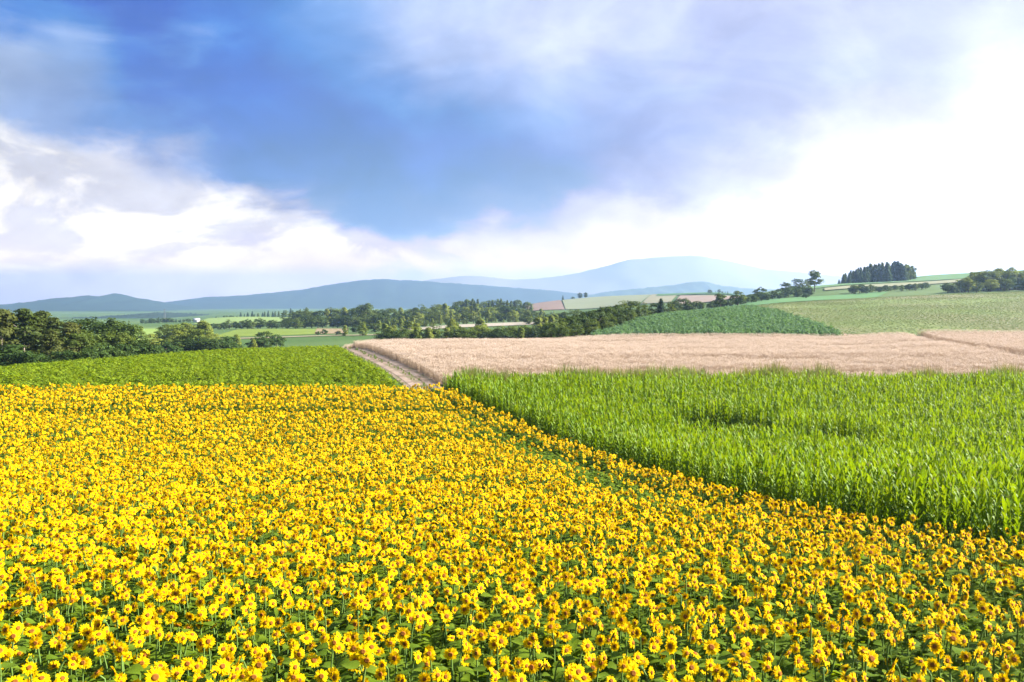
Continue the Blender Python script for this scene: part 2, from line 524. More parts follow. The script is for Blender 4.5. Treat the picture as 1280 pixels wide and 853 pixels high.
def HZ(x, y):
    x = np.asarray(x, dtype=float); y = np.asarray(y, dtype=float)
    r = np.maximum(np.hypot(x, y), R0)
    th = np.arctan2(x, y)
    fj = np.clip((np.log(r) - LR[0]) / (LR[1] - LR[0]), 0, NR - 1.001)
    fi = (th + math.pi) / (2 * math.pi) * NTH
    i0 = np.floor(fi).astype(int); di = fi - i0
    i0 %= NTH; i1 = (i0 + 1) % NTH
    j0 = np.floor(fj).astype(int); dj = fj - j0
    return (HG[i0, j0] * (1 - di) * (1 - dj) + HG[i1, j0] * di * (1 - dj) + HG[i0, j0 + 1] * (1 - di) * dj + HG[i1, j0 + 1] * di * dj)


def build_ground():
    rr = np.exp(LR)
    X = np.sin(TH)[:, None] * rr[None, :]
    Y = np.cos(TH)[:, None] * rr[None, :]
    V = np.stack([X, Y, HG], -1).reshape(-1, 3)
    V = np.vstack([V, [[0, 0, HG[:, 0].mean()]]])
    i = np.arange(NTH)[:, None]; j = np.arange(NR - 1)[None, :]
    i2 = (i + 1) % NTH
    f = np.stack([i * NR + j, i * NR + j + 1 + 0 * i, i2 * NR + j + 1, i2 * NR + j], -1).reshape(-1, 4)
    me = mesh_np('ground', V, f, [ground_mat('meadow_ground', (0.05, 0.10, 0.025), (0.09, 0.16, 0.035), 0.35, (0.13, 0.19, 0.06), 0.006)], None, True)
    o = link(bpy.data.objects.new('ground', me))
    tag(o, 'green rolling farmland stretching from the flower field to the far mountains', 'ground', None, 'structure')


build_ground()


def drape(name, A, B, n, m, off, mat, label, cat='field', kind='structure'):
    """A sheet laid on the ground between the polylines A and B of (x, y)."""
    def samp(P, k):
        P = np.array(P, float)
        d = np.concatenate([[0], np.cumsum(np.hypot(*np.diff(P, axis=0).T))])
        s = np.linspace(0, d[-1], k)
        return np.stack([np.interp(s, d, P[:, 0]), np.interp(s, d, P[:, 1])], -1)
    a, b = samp(A, n), samp(B, n)
    t = np.linspace(0, 1, m)[None, :, None]
    G = a[:, None, :] * (1 - t) + b[:, None, :] * t
    z = HZ(G[..., 0], G[..., 1]) + off
    V = np.concatenate([G, z[..., None]], -1).reshape(-1, 3)
    i = np.arange(n - 1)[:, None]; j = np.arange(m - 1)[None, :]
    f = np.stack([i * m + j, (i + 1) * m + j, (i + 1) * m + j + 1, i * m + j + 1], -1).reshape(-1, 4)
    me = mesh_np(name, V, f, [mat], None, True)
    o = link(bpy.data.objects.new(name, me))
    # sheets face up
    if me.polygons[0].normal.z < 0:
        me.flip_normals()
    return tag(o, label, cat, None, kind)


def gx(px, Y):
    return ((px - 640) / F * Y, Y)


def gpoly(*pts):
    return [gx(p, Y) for p, Y in pts]


# boundary lines on the ground (x as a function of depth y)
SF_LINE = np.array([(76, -8.2), (69, -5.0), (59, -0.2), (45.5, 4.9), (34, 7.9), (26.3, 10.2), (23.4, 12.2), (21.8, 14.6), (20.8, 18), (20, 24)], float)[::-1]


def sf_edge(y):
    return np.interp(y, SF_LINE[:, 0], SF_LINE[:, 1])


CORN_FAR = 72.0
PATH_L = [(-7.9, 73), (-9.4, 78), (-13.6, 92), (-20.6, 115), (-26.4, 136), (-34, 160)]
PATH_R = [(-5.2, 74), (-6.6, 80), (-12.7, 100), (-19.4, 122), (-24.6, 136), (-32, 160)]


def path_left(y):
    return np.interp(y, [p[1] for p in PATH_L], [p[0] for p in PATH_L])


def path_right(y):
    return np.interp(y, [p[1] for p in PATH_R], [p[0] for p in PATH_R])


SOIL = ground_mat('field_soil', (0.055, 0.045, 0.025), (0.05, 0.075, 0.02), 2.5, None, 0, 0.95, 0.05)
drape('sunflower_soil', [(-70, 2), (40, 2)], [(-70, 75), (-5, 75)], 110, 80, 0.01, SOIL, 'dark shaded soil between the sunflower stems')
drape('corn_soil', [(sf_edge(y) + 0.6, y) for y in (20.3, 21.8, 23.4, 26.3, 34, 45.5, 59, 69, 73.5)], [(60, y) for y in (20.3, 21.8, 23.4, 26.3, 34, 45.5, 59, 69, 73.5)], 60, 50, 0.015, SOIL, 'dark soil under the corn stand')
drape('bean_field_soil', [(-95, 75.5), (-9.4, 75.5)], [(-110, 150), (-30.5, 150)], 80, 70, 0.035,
      ground_mat('bean_soil', (0.05, 0.09, 0.02), (0.05, 0.05, 0.022), 1.5), 'soil under the low green bean crop')
drape('path', PATH_L, PATH_R, 80, 16, 0.05, ground_mat('path_dirt', (0.37, 0.27, 0.20), (0.25, 0.175, 0.13), 1.6, (0.19, 0.17, 0.09), 0.7, 0.95, 0.06),
      'pale dirt farm track climbing between the bean field and the wheat', 'path')
def along(f0, f1, ys=(76, 80, 88, 98, 110, 122, 136, 150)):
    a = [(path_left(y) * (1 - f0) + path_right(y) * f0, y) for y in ys]
    b = [(path_left(y) * (1 - f1) + path_right(y) * f1, y) for y in ys]
    return a, b


RUT = ground_mat('packed_dirt', (0.43, 0.33, 0.26), (0.30, 0.22, 0.165), 2.2, (0.22, 0.16, 0.11), 0.5, 0.95, 0.04)
for f0, f1, side in ((.16, .36, 'left'), (.64, .84, 'right')):
    a, b = along(f0, f1)
    drape('wheel_rut', a, b, 70, 5, 0.075, RUT, 'packed pale wheel rut on the %s of the dirt track' % side, 'rut')
TRK = [(68, 152), (63, 136), (60, 118), (57.8, 100), (53, 86), (49, 75)]
TRK2 = [(70, 152), (65, 136), (62, 118), (59.8, 100), (55, 86), (51, 75)]


def trk(y):
    return np.interp(y, [p[1] for p in TRK][::-1], [p[0] for p in TRK][::-1])


WG = ground_mat('wheat_ground', (0.42, 0.30, 0.21), (0.36, 0.25, 0.17), 0.9, None, 0, 0.95, 0.0, (0.15, 1.6, 1))
drape('wheat_ground', PATH_R[1:], [(70, y) for y in (80, 100, 122, 136, 160)], 80, 90, 0.035, WG, 'straw coloured ground under the ripe wheat')
drape('second_wheat_ground', [(x, y) for x, y in TRK2], [(x + 75, y) for x, y in TRK2], 60, 60, 0.05, WG, 'straw coloured ground under the wheat beyond the track')
drape('field_track', TRK, TRK2, 40, 4, 0.07, ground_mat('track_dirt', (0.30, 0.20, 0.15), (0.22, 0.16, 0.10), 1.0), 'brown track between the two wheat fields', 'path')

# far fields, each a sheet on its own slope
drape('far_field', gpoly((262, 395), (395, 425)), gpoly((300, 560), (398, 545)), 40, 20, 0.12, ground_mat('yellow_green_field', (0.16, 0.22, 0.03), (0.20, 0.26, 0.04), 0.06, None, 0, 0.95), 'yellow green field strip in the valley beyond the bean crest')
drape('stubble_field', gpoly((393, 425), (434, 430)), gpoly((396, 560), (436, 540)), 20, 20, 0.18, ground_mat('stubble', (0.31, 0.23, 0.13), (0.27, 0.22, 0.11), 0.08), 'small tan stubble field in the valley beside the green strip')
drape('valley_road', gpoly((270, 372), (330, 378), (400, 392), (480, 398)), gpoly((270, 379), (330, 385), (400, 399), (480, 405)), 30, 4, 0.25, ground_mat('valley_dirt', (0.48, 0.38, 0.28), (0.40, 0.30, 0.2), 0.2), 'thin pale dirt road crossing the valley', 'road')
drape('tan_patch', gpoly((186, 255), (216, 262)), gpoly((190, 330), (218, 330)), 14, 14, 0.2, ground_mat('tan_patch', (0.55, 0.37, 0.25), (0.48, 0.32, 0.2), 0.1), 'tan bare patch behind the dark round trees')
drape('hazy_field', gpoly((240, 760), (345, 800)), gpoly((262, 1150), (420, 1150)), 30, 30, 0.6, ground_mat('hazy_green', (0.20, 0.29, 0.07), (0.25, 0.32, 0.10), 0.02), 'pale green field far off below the mountains')
drape('left_hazy_field', gpoly((165, 380), (215, 380)), gpoly((165, 600), (230, 600)), 20, 20, 0.3, ground_mat('left_hazy_green', (0.22, 0.33, 0.06), (0.27, 0.36, 0.08), 0.03), 'small pale green meadow seen behind the dark round trees')
drape('pale_strip', gpoly((500, 436), (680, 446)), gpoly((500, 470), (680, 492)), 40, 12, 0.3, ground_mat('pale_strip', (0.44, 0.38, 0.30), (0.38, 0.33, 0.24), 0.2), 'whitish bare strip between two tree belts in the valley')
drape('far_pink_field', gpoly((640, 820), (706, 800)), gpoly((652, 960), (700, 1045)), 24, 24, 0.6, ground_mat('pink_field', (0.27, 0.195, 0.155), (0.23, 0.165, 0.13), 0.03), 'dusky pink ploughed field on the far hill')
drape('far_striped_field', gpoly((707, 800), (800, 780)), gpoly((702, 1050), (815, 1058)), 40, 30, 0.6, ground_mat('pale_green_field', (0.21, 0.245, 0.14), (0.26, 0.275, 0.175), 0.015, None, 0, 0.95, 0, (1, 6, 1), 0.9), 'pale green striped field on the far hill')
drape('far_tan_field', gpoly((801, 760), (838, 740)), gpoly((816, 1058), (850, 1050)), 20, 30, 0.6, ground_mat('far_tan', (0.29, 0.265, 0.165), (0.25, 0.245, 0.15), 0.02), 'tan green field on the far hill beside the striped one')
drape('far_green_field', gpoly((820, 930), (930, 880)), gpoly((822, 1055), (935, 1000)), 30, 20, 0.9, ground_mat('far_dark_green', (0.07, 0.16, 0.06), (0.09, 0.19, 0.07), 0.03), 'dark green field strip on the far hill crest')
drape('far_salmon_field', gpoly((838, 640), (950, 590)), gpoly((850, 900), (945, 760)), 30, 24, 0.7, ground_mat('far_salmon', (0.33, 0.25, 0.195), (0.29, 0.22, 0.17), 0.03), 'salmon pink field strip above the teal crop')
drape('green_hill_strip', gpoly((880, 300), (1000, 330), (1090, 335)), gpoly((905, 400), (1000, 415), (1110, 430)), 50, 24, 0.2, ground_mat('strip_green', (0.10, 0.22, 0.075), (0.13, 0.26, 0.09), 0.06, None, 0, 0.95, 0, (1, 5, 1), 0.5), 'soft green field strip behind the low crop hill')
drape('hilltop_field', gpoly((1000, 500), (1130, 560), (1300, 540)), gpoly((960, 600), (1130, 660), (1330, 690)), 60, 24, 0.4, ground_mat('hilltop_green', (0.11, 0.22, 0.085), (0.15, 0.26, 0.10), 0.04, None, 0, 0.95, 0, (1, 5, 1), 0.4), 'green field curving over the top of the right hill')
drape('hill_pale_strip', gpoly((1030, 470), (1130, 490), (1215, 505)), gpoly((1030, 500), (1130, 530), (1215, 545)), 40, 8, 0.5, ground_mat('hill_pale', (0.30, 0.29, 0.18), (0.26, 0.27, 0.15), 0.06), 'pale stubble strip under the right hilltop')
drape('teal_crop_ground', gpoly((735, 151), (1056, 151)), gpoly((775, 262), (935, 262)), 50, 50, 0.08, ground_mat('teal_ground', (0.03, 0.09, 0.04), (0.05, 0.12, 0.05), 0.5), 'dark ground under the blue green hill crop')
drape('low_crop_ground', gpoly((1058, 157), (1120, 154), (1420, 158)), gpoly((935, 285), (1100, 325), (1420, 325)), 70, 60, 0.06,
      ground_mat('low_crop_ground', (0.19, 0.22, 0.085), (0.24, 0.21, 0.12), 0.25, (0.18, 0.235, 0.07), 0.03, 0.95, 0.0, (0.35, 1.6, 1), 0.35), 'pale green and brown ground of the low crop on the hillside')


# ------------------------------------------------------------------ mountains
def mountain(name, prof, D, depth, rough, ca, cb, label, seed, base=-22):
    g = np.random.default_rng(seed)
    px = np.array([p for p, _ in prof], float); py = np.array([q for _, q in prof], float)
    n, m = 260, 44
    P = np.linspace(px[0], px[-1], n)
    ridge = np.array([zr(a, b, D) for a, b in zip(P, np.interp(P, px, py))])
    k = np.array([1, 2, 3, 2, 1.0]); k /= k.sum()
    ridge = np.convolve(np.pad(ridge, 2, mode='edge'), k, mode='valid')
    x = (P - 640) / F * D
    s = np.linspace(-1, 1, m)
    S, Xg = np.meshgrid(s, x)
    Rg = np.repeat(ridge[:, None], m, 1)
    spur = np.zeros_like(S)
    for q in range(9):
        fx = 1 / g.uniform(90, 900); fy = g.uniform(-4, 4); ph = g.uniform(0, 6.28)
        spur += np.sin(Xg * fx * 6.28 + S * fy * 3 + ph) / 9 * 2.4
    env = np.clip(1 - np.abs(S), 0, 1)
    h = env ** 1.15
    h = h * (1 + rough * spur * np.clip(np.abs(S) * 2.5, 0, 1))
    fine = g.normal(0, 1, S.shape) * 1.3 * np.clip(env * 3, 0, 1)
    Z = base + (Rg - base) * np.clip(h, 0, None) + fine
    V = np.stack([Xg * (1 + 0.0 * S), D + S * depth, Z], -1).reshape(-1, 3)
    i = np.arange(n - 1)[:, None]; j = np.arange(m - 1)[None, :]
    f = np.stack([i * m + j, (i + 1) * m + j, (i + 1) * m + j + 1, i * m + j + 1], -1).reshape(-1, 4)
    me = mesh_np(name, V, f, [ground_mat(name + '_surface', ca, cb, 0.012, None, 0, 0.95)], None, True)  # forest tones, except the palest mountain, which is coloured like haze
    if me.polygons[0].normal.z < 0:
        me.flip_normals()
    o = link(bpy.data.objects.new(name, me))
    tag(o, label, 'mountain', None, 'structure')


DG, DG2 = (0.022, 0.042, 0.034), (0.034, 0.058, 0.044)
mountain('mountain', [(-420, 398), (-150, 394), (0, 390), (15, 386), (40, 378), (70, 372.5), (92, 371.5), (110, 369), (130, 371.5), (147, 366), (160, 370), (175, 374), (187, 374.5), (197, 378), (215, 383), (270, 394), (330, 400)], 4200, 700, 0.12, DG, DG2, 'blue twin peaked mountain behind the left trees', 3)
mountain('mountain', [(60, 402), (100, 395), (140, 385), (170, 380), (200, 379.5), (230, 375), (260, 371), (300, 369.5), (340, 366), (380, 361.5), (410, 356), (430, 353), (455, 349), (475, 348), (500, 349.5), (530, 351), (560, 353), (600, 356), (680, 362), (760, 371), (860, 384), (950, 396)], 5600, 800, 0.12, DG, DG2, 'long blue ridge rising from left to the middle of the skyline', 4)
mountain('mountain', [(420, 392), (480, 362), (520, 352), (545, 348), (580, 344), (600, 344.5), (640, 349), (680, 347), (720, 341), (760, 331), (780, 324), (800, 322), (830, 319.5), (870, 318), (910, 325), (950, 335), (1000, 340), (1050, 345), (1150, 352), (1300, 352), (1500, 360), (1800, 385)], 7000, 900, 0.025, (0.30, 0.275, 0.235), (0.32, 0.29, 0.245), 'highest and palest mountain coloured pale like white haze on the right', 5)  # whiteness of thick haze painted into the pale surface colour
mountain('mountain', [(620, 392), (700, 376), (760, 364), (820, 358), (840, 356), (865, 352), (882, 351), (897, 356), (940, 361), (1000, 362), (1100, 370), (1200, 392)], 5200, 400, 0.15, (0.06, 0.09, 0.04), (0.09, 0.12, 0.05), 'low hazy foothill behind the far fields', 6)
mountain('wooded_hill', [(90, 402), (150, 396), (180, 392.5), (200, 391), (225, 392), (250, 394.5), (290, 398), (330, 402)], 1900, 200, 0.15, DG, DG2, 'low dark wooded hill at the foot of the blue mountains', 8)

# ------------------------------------------------------------------ instancing for the uncountable crops
GN_CACHE = {}


def gn_group(coll):
    if coll.name in GN_CACHE:
        return GN_CACHE[coll.name]
    ng = bpy.data.node_groups.new('scatter_' + coll.name, 'GeometryNodeTree')
    ng.interface.new_socket('Geometry', in_out='INPUT', socket_type='NodeSocketGeometry')
    ng.interface.new_socket('Geometry', in_out='OUTPUT', socket_type='NodeSocketGeometry')
    N, L = ng.nodes, ng.links
    gi = N.new('NodeGroupInput'); go = N.new('NodeGroupOutput')
    iop = N.new('GeometryNodeInstanceOnPoints')
    ci = N.new('GeometryNodeCollectionInfo')
    ci.inputs['Collection'].default_value = coll
    ci.inputs['Separate Children'].default_value = True
    ci.inputs['Reset Children'].default_value = True
    def attr(nm, dt):
        a = N.new('GeometryNodeInputNamedAttribute'); a.data_type = dt
        a.inputs['Name'].default_value = nm
        return a.outputs['Attribute']
    L.new(gi.outputs[0], iop.inputs['Points'])
    L.new(ci.outputs[0], iop.inputs['Instance'])
    iop.inputs['Pick Instance'].default_value = True
    L.new(attr('idx', 'INT'), iop.inputs['Instance Index'])
    e = N.new('FunctionNodeEulerToRotation')
    L.new(attr('rot', 'FLOAT_VECTOR'), e.inputs[0])
    L.new(e.outputs[0], iop.inputs['Rotation'])
    L.new(attr('scl', 'FLOAT_VECTOR'), iop.inputs['Scale'])
    L.new(iop.outputs[0], go.inputs[0])
    GN_CACHE[coll.name] = ng
    return ng


def proto_coll(name, meshes):
    c = bpy.data.collections.new(name)
    for k, me in enumerate(meshes):
        c.objects.link(bpy.data.objects.new('%s_%02d' % (name, k), me))
    return c


def scatter(name, pts, rot, scl, idx, coll, label, cat):
    me = bpy.data.meshes.new(name)
    me.vertices.add(len(pts))
    me.vertices.foreach_set('co', np.asarray(pts, dtype=np.float32).reshape(-1))
    a = me.attributes.new('rot', 'FLOAT_VECTOR', 'POINT'); a.data.foreach_set('vector', np.asarray(rot, np.float32).reshape(-1))
    a = me.attributes.new('scl', 'FLOAT_VECTOR', 'POINT'); a.data.foreach_set('vector', np.asarray(scl, np.float32).reshape(-1))
    a = me.attributes.new('idx', 'INT', 'POINT'); a.data.foreach_set('value', np.asarray(idx, np.int32))
    o = link(bpy.data.objects.new(name, me))
    md = o.modifiers.new('scatter', 'NODES')
    md.node_group = gn_group(coll)
    return tag(o, label, cat, None, 'stuff')


def vnoise(x, y, scale, seed):
    """Cheap smooth value noise in [0,1]."""
    g = np.random.default_rng(seed)
    T = g.random((64, 64))
    fx, fy = np.asarray(x) / scale, np.asarray(y) / scale
    i, j = np.floor(fx).astype(int), np.floor(fy).astype(int)
    a, b = fx - i, fy - j
    a = a * a * (3 - 2 * a); b = b * b * (3 - 2 * b)
    i0, i1, j0, j1 = i % 64, (i + 1) % 64, j % 64, (j + 1) % 64
    return T[i0, j0] * (1 - a) * (1 - b) + T[i1, j0] * a * (1 - b) + T[i0, j1] * (1 - a) * b + T[i1, j1] * a * b


def grid_pts(x0, x1, y0, y1, sx, sy, jit=0.45, ang=0.0):
    xs = np.arange(x0, x1, sx); ys = np.arange(y0, y1, sy)
    X, Y = np.meshgrid(xs, ys)
    row = np.repeat(np.arange(len(ys))[:, None], len(xs), 1)
    X = X + (row % 2) * sx * 0.5 + rng.uniform(-jit, jit, X.shape) * sx
    Y = Y + rng.uniform(-jit, jit, X.shape) * sy
    return X.ravel(), Y.ravel(), row.ravel()


def in_cone(x, y, margin=4.0, half=0.64):
    return np.abs(x) < y * half + margin


# ------------------------------------------------------------------ sunflowers
def frame_from(n):
    n = Vector(n).normalized()
    a = Vector((0, 0, 1)).cross(n)
    if a.length < 1e-3:
        a = Vector((1, 0, 0))
    a.normalize()
    return a, n.cross(a), n


def leaf_blade(mb, base, az, L, wid, rise, droop, roll, mat=0):
    """Broad pointed leaf on a short stalk."""
    d = Vector((math.cos(az), math.sin(az), 0)); s = Vector((-math.sin(az), math.cos(az), 0))
    up = Vector((0, 0, 1))
    s = (s * math.cos(roll) + up * math.sin(roll))
    base = Vector(base)
    pet = base + d * (L * 0.45) + up * (L * rise)
    mb.tube([base, (base + pet) / 2 + up * 0.01, pet], [0.006, 0.005, 0.004], 3, mat)
    prof = [(0.0, 0.12, 0.0), (0.12, 0.46, -0.01), (0.38, 0.5, -0.06), (0.72, 0.28, -0.2), (1.0, 0.0, -0.42)]
    mid, lf, rt = [], [], []
    for t, w, z in prof:
        p = pet + d * (L * t) + up * (L * (z * droop + 0.10 * t))
        mid.append(p)
        e = up * (L * w * 0.22)
        lf.append(p + s * (L * w * wid) + e)
        rt.append(p - s * (L * w * wid) + e)
    b = []
    pts = mid[:4] + lf[:4] + rt[:4] + [mid[4]]
    f = []
    for i in range(3):
        f.append((i, i + 1, 5 + i, 4 + i)); f.append((i + 1, i, 8 + i, 9 + i))
    f.append((3, 12, 7)); f.append((12, 3, 11))
    mb.add(pts, f, mat)


def sunflower_parts(seed, pose):
    g = random.Random(seed)
    P = {'leaves': []}
    h = 1.38 + g.uniform(-0.06, 0.06)
    el = {'face': g.uniform(5, 32), 'up': g.uniform(40, 62), 'nod': g.uniform(-35, -15), 'side': g.uniform(0, 15), 'none': 0}[pose]
    n = Vector((0, -math.cos(R(el)), math.sin(R(el))))
    c = Vector((0, -0.07, h))
    lx, ly = g.uniform(-.04, .04), g.uniform(-.03, .05)
    mb = MB()
    if pose == 'none':
        c = Vector((0, 0, h * 0.86))
        mb.tube([(0, 0, 0), (lx, ly, h * 0.5), c], [0.016, 0.014, 0.006], 5)
    else:
        neck = c - n * 0.05
        mb.tube([(0, 0, 0), (lx * .6, ly * .6, h * 0.4), (lx, ly + .02, h * 0.8), (lx * .5, 0.01, h * 0.94), neck], [0.017, 0.016, 0.013, 0.011, 0.013], 5)
    P['stem'] = mb
    nl = 7
    a0 = g.uniform(0, 6.28)
    for k in range(nl):
        q = MB()
        fz = 0.36 + 0.49 * k / (nl - 1)
        L = (0.27 - 0.09 * max(0, (k - 2) / (nl - 3))) * g.uniform(0.9, 1.15)
        leaf_blade(q, (lx * .8, ly * .8, h * fz), a0 + k * 2.4 + g.uniform(-.3, .3), L, 0.86, g.uniform(0.05, 0.25), g.uniform(0.6, 1.3), g.uniform(-.35, .35))
        P['leaves'].append(q)
    if pose == 'none':
        return P
    X, Y, Z = frame_from(n)
    def T(x, y, z):
        return c + X * x + Y * y + Z * z
    rd = g.uniform(0.029, 0.037)
    disc = MB()
    K = 12
    pts = [T(0, 0, 0.008)]
    for r, z in ((rd * .5, .013), (rd * .82, .012), (rd, 0.0)):
        for k in range(K):
            a = 2 * math.pi * k / K
            pts.append(T(r * math.cos(a), r * math.sin(a), z + g.uniform(-.0015, .0015)))
    f0 = [(0, 1 + k, 1 + (k + 1) % K) for k in range(K)]
    f1 = [(1 + k, 1 + K + k, 1 + K + (k + 1) % K, 1 + (k + 1) % K) for k in range(K)]
    f2 = [(1 + K + k, 1 + 2 * K + k, 1 + 2 * K + (k + 1) % K, 1 + K + (k + 1) % K) for k in range(K)]
    disc.add(pts, f0 + f1, 0)
    b = len(disc.f)
    disc.f += f2; disc.m += [1] * len(f2)
    P['disc'] = disc
    pet = MB()
    cup = g.uniform(-18, 34)
    hl = g.uniform(.82, 1.08) * (.5 if seed == 113 else 1)
    for ringi, (NP, zz, tl) in enumerate(((15, -0.002, 0), (14, -0.006, -10))):
        for k in range(NP):
            a = 2 * math.pi * (k + 0.5 * ringi + g.uniform(-.22, .22)) / NP
            L = g.uniform(0.052, 0.078) * hl; w = g.uniform(0.0125, 0.0175)
            tilt = R(cup + tl + g.uniform(-14, 14)); tw = g.uniform(-.35, .35)
            ca, sa = math.cos(a), math.sin(a)
            def Q(r, s, lift):
                x, y = r * ca - s * sa, r * sa + s * ca
                return T(x, y, zz + lift)
            def pt(t, s):
                return Q(rd * 0.88 + t * L * math.cos(tilt), s * w, t * L * math.sin(tilt) - 0.010 * t * t + s * w * tw)
            pts = [pt(0, -.55), pt(0, .55), pt(.42, -1), pt(.42, 1), pt(.72, -.72), pt(.72, .72), pt(1, 0)]
            pet.add(pts, [(0, 2, 3, 1), (2, 4, 5, 3), (4, 6, 5)], 0)
    P['petals'] = pet
    cal = MB()
    K2 = 10
    pts = []
    for r, z in ((rd * 1.12, -.008), (rd * .95, -.024), (.012, -.05)):
        for k in range(K2):
            a = 2 * math.pi * k / K2
            pts.append(T(r * math.cos(a), r * math.sin(a), z))
    fs = []
    for i in range(2):
        for k in range(K2):
            fs.append((i * K2 + k, (i + 1) * K2 + k, (i + 1) * K2 + (k + 1) % K2, i * K2 + (k + 1) % K2))
    cal.add(pts, fs, 0)
    for k in range(11):
        a = 2 * math.pi * (k + g.uniform(-.2, .2)) / 11
        ca, sa = math.cos(a), math.sin(a)
        w = .014
        r0, r1 = rd * 1.05, rd * 1.05 + g.uniform(.028, .042)
        cal.add([T(r0 * ca - w * sa, r0 * sa + w * ca, -.012), T(r0 * ca + w * sa, r0 * sa - w * ca, -.012), T(r1 * ca, r1 * sa, -.016 + g.uniform(-.01, .006))], [(0, 1, 2)], 0)
    P['calyx'] = cal
    return P


SF_POSES = ['face', 'face', 'face', 'face', 'up', 'up', 'nod', 'side', 'face', 'none', 'face', 'face', 'face', 'nod', 'up', 'side']
SF_PARTS = [sunflower_parts(100 + k, p) for k, p in enumerate(SF_POSES)]
SF_MESH = []
for k, P in enumerate(SF_PARTS):
    mb = MB()
    mb.join(P['stem'], 0)
    for q in P['leaves']:
        mb.join(q, 1)
    if 'disc' in P:
        d = P['disc']
        b = len(mb.v); mb.v += d.v
        mb.f += [tuple(i + b for i in f) for f in d.f]; mb.m += [2 + x for x in d.m]
        mb.join(P['petals'], 4); mb.join(P['calyx'], 5)
    SF_MESH.append(mb.mesh('sunflower_plant', [M['sf_stem'], M['sf_leaf'], M['disc_core'], M['disc_edge'], M['petal'], M['calyx']]))
SF_COLL = proto_coll('sunflower_source', SF_MESH)

ORD = ['zeroth', 'first', 'second', 'third', 'fourth', 'fifth', 'sixth', 'seventh', 'eighth', 'ninth', 'tenth', 'eleventh', 'twelfth', 'thirteenth', 'fourteenth', 'fifteenth', 'sixteenth', 'seventeenth', 'eighteenth', 'nineteenth', 'twentieth']
TENS = {20: 'twenty', 30: 'thirty', 40: 'forty', 50: 'fifty', 60: 'sixty', 70: 'seventy', 80: 'eighty', 90: 'ninety'}
TENTH = {20: 'twentieth', 30: 'thirtieth', 40: 'fortieth', 50: 'fiftieth', 60: 'sixtieth', 70: 'seventieth', 80: 'eightieth', 90: 'ninetieth'}


def ordinal(n):
    if n <= 20:
        return ORD[n]
    t, u = n // 10 * 10, n % 10
    return TENTH[t] if u == 0 else TENS[t] + '-' + ORD[u]


def to_px(x, y, z):
    """Photo pixel of a world point."""
    dz = z - CAMZ
    depth = y * math.cos(PITCH) - dz * math.sin(PITCH)
    upc = y * math.sin(PITCH) + dz * math.cos(PITCH)
    return 640 + F * x / depth, 426.5 - F * upc / depth


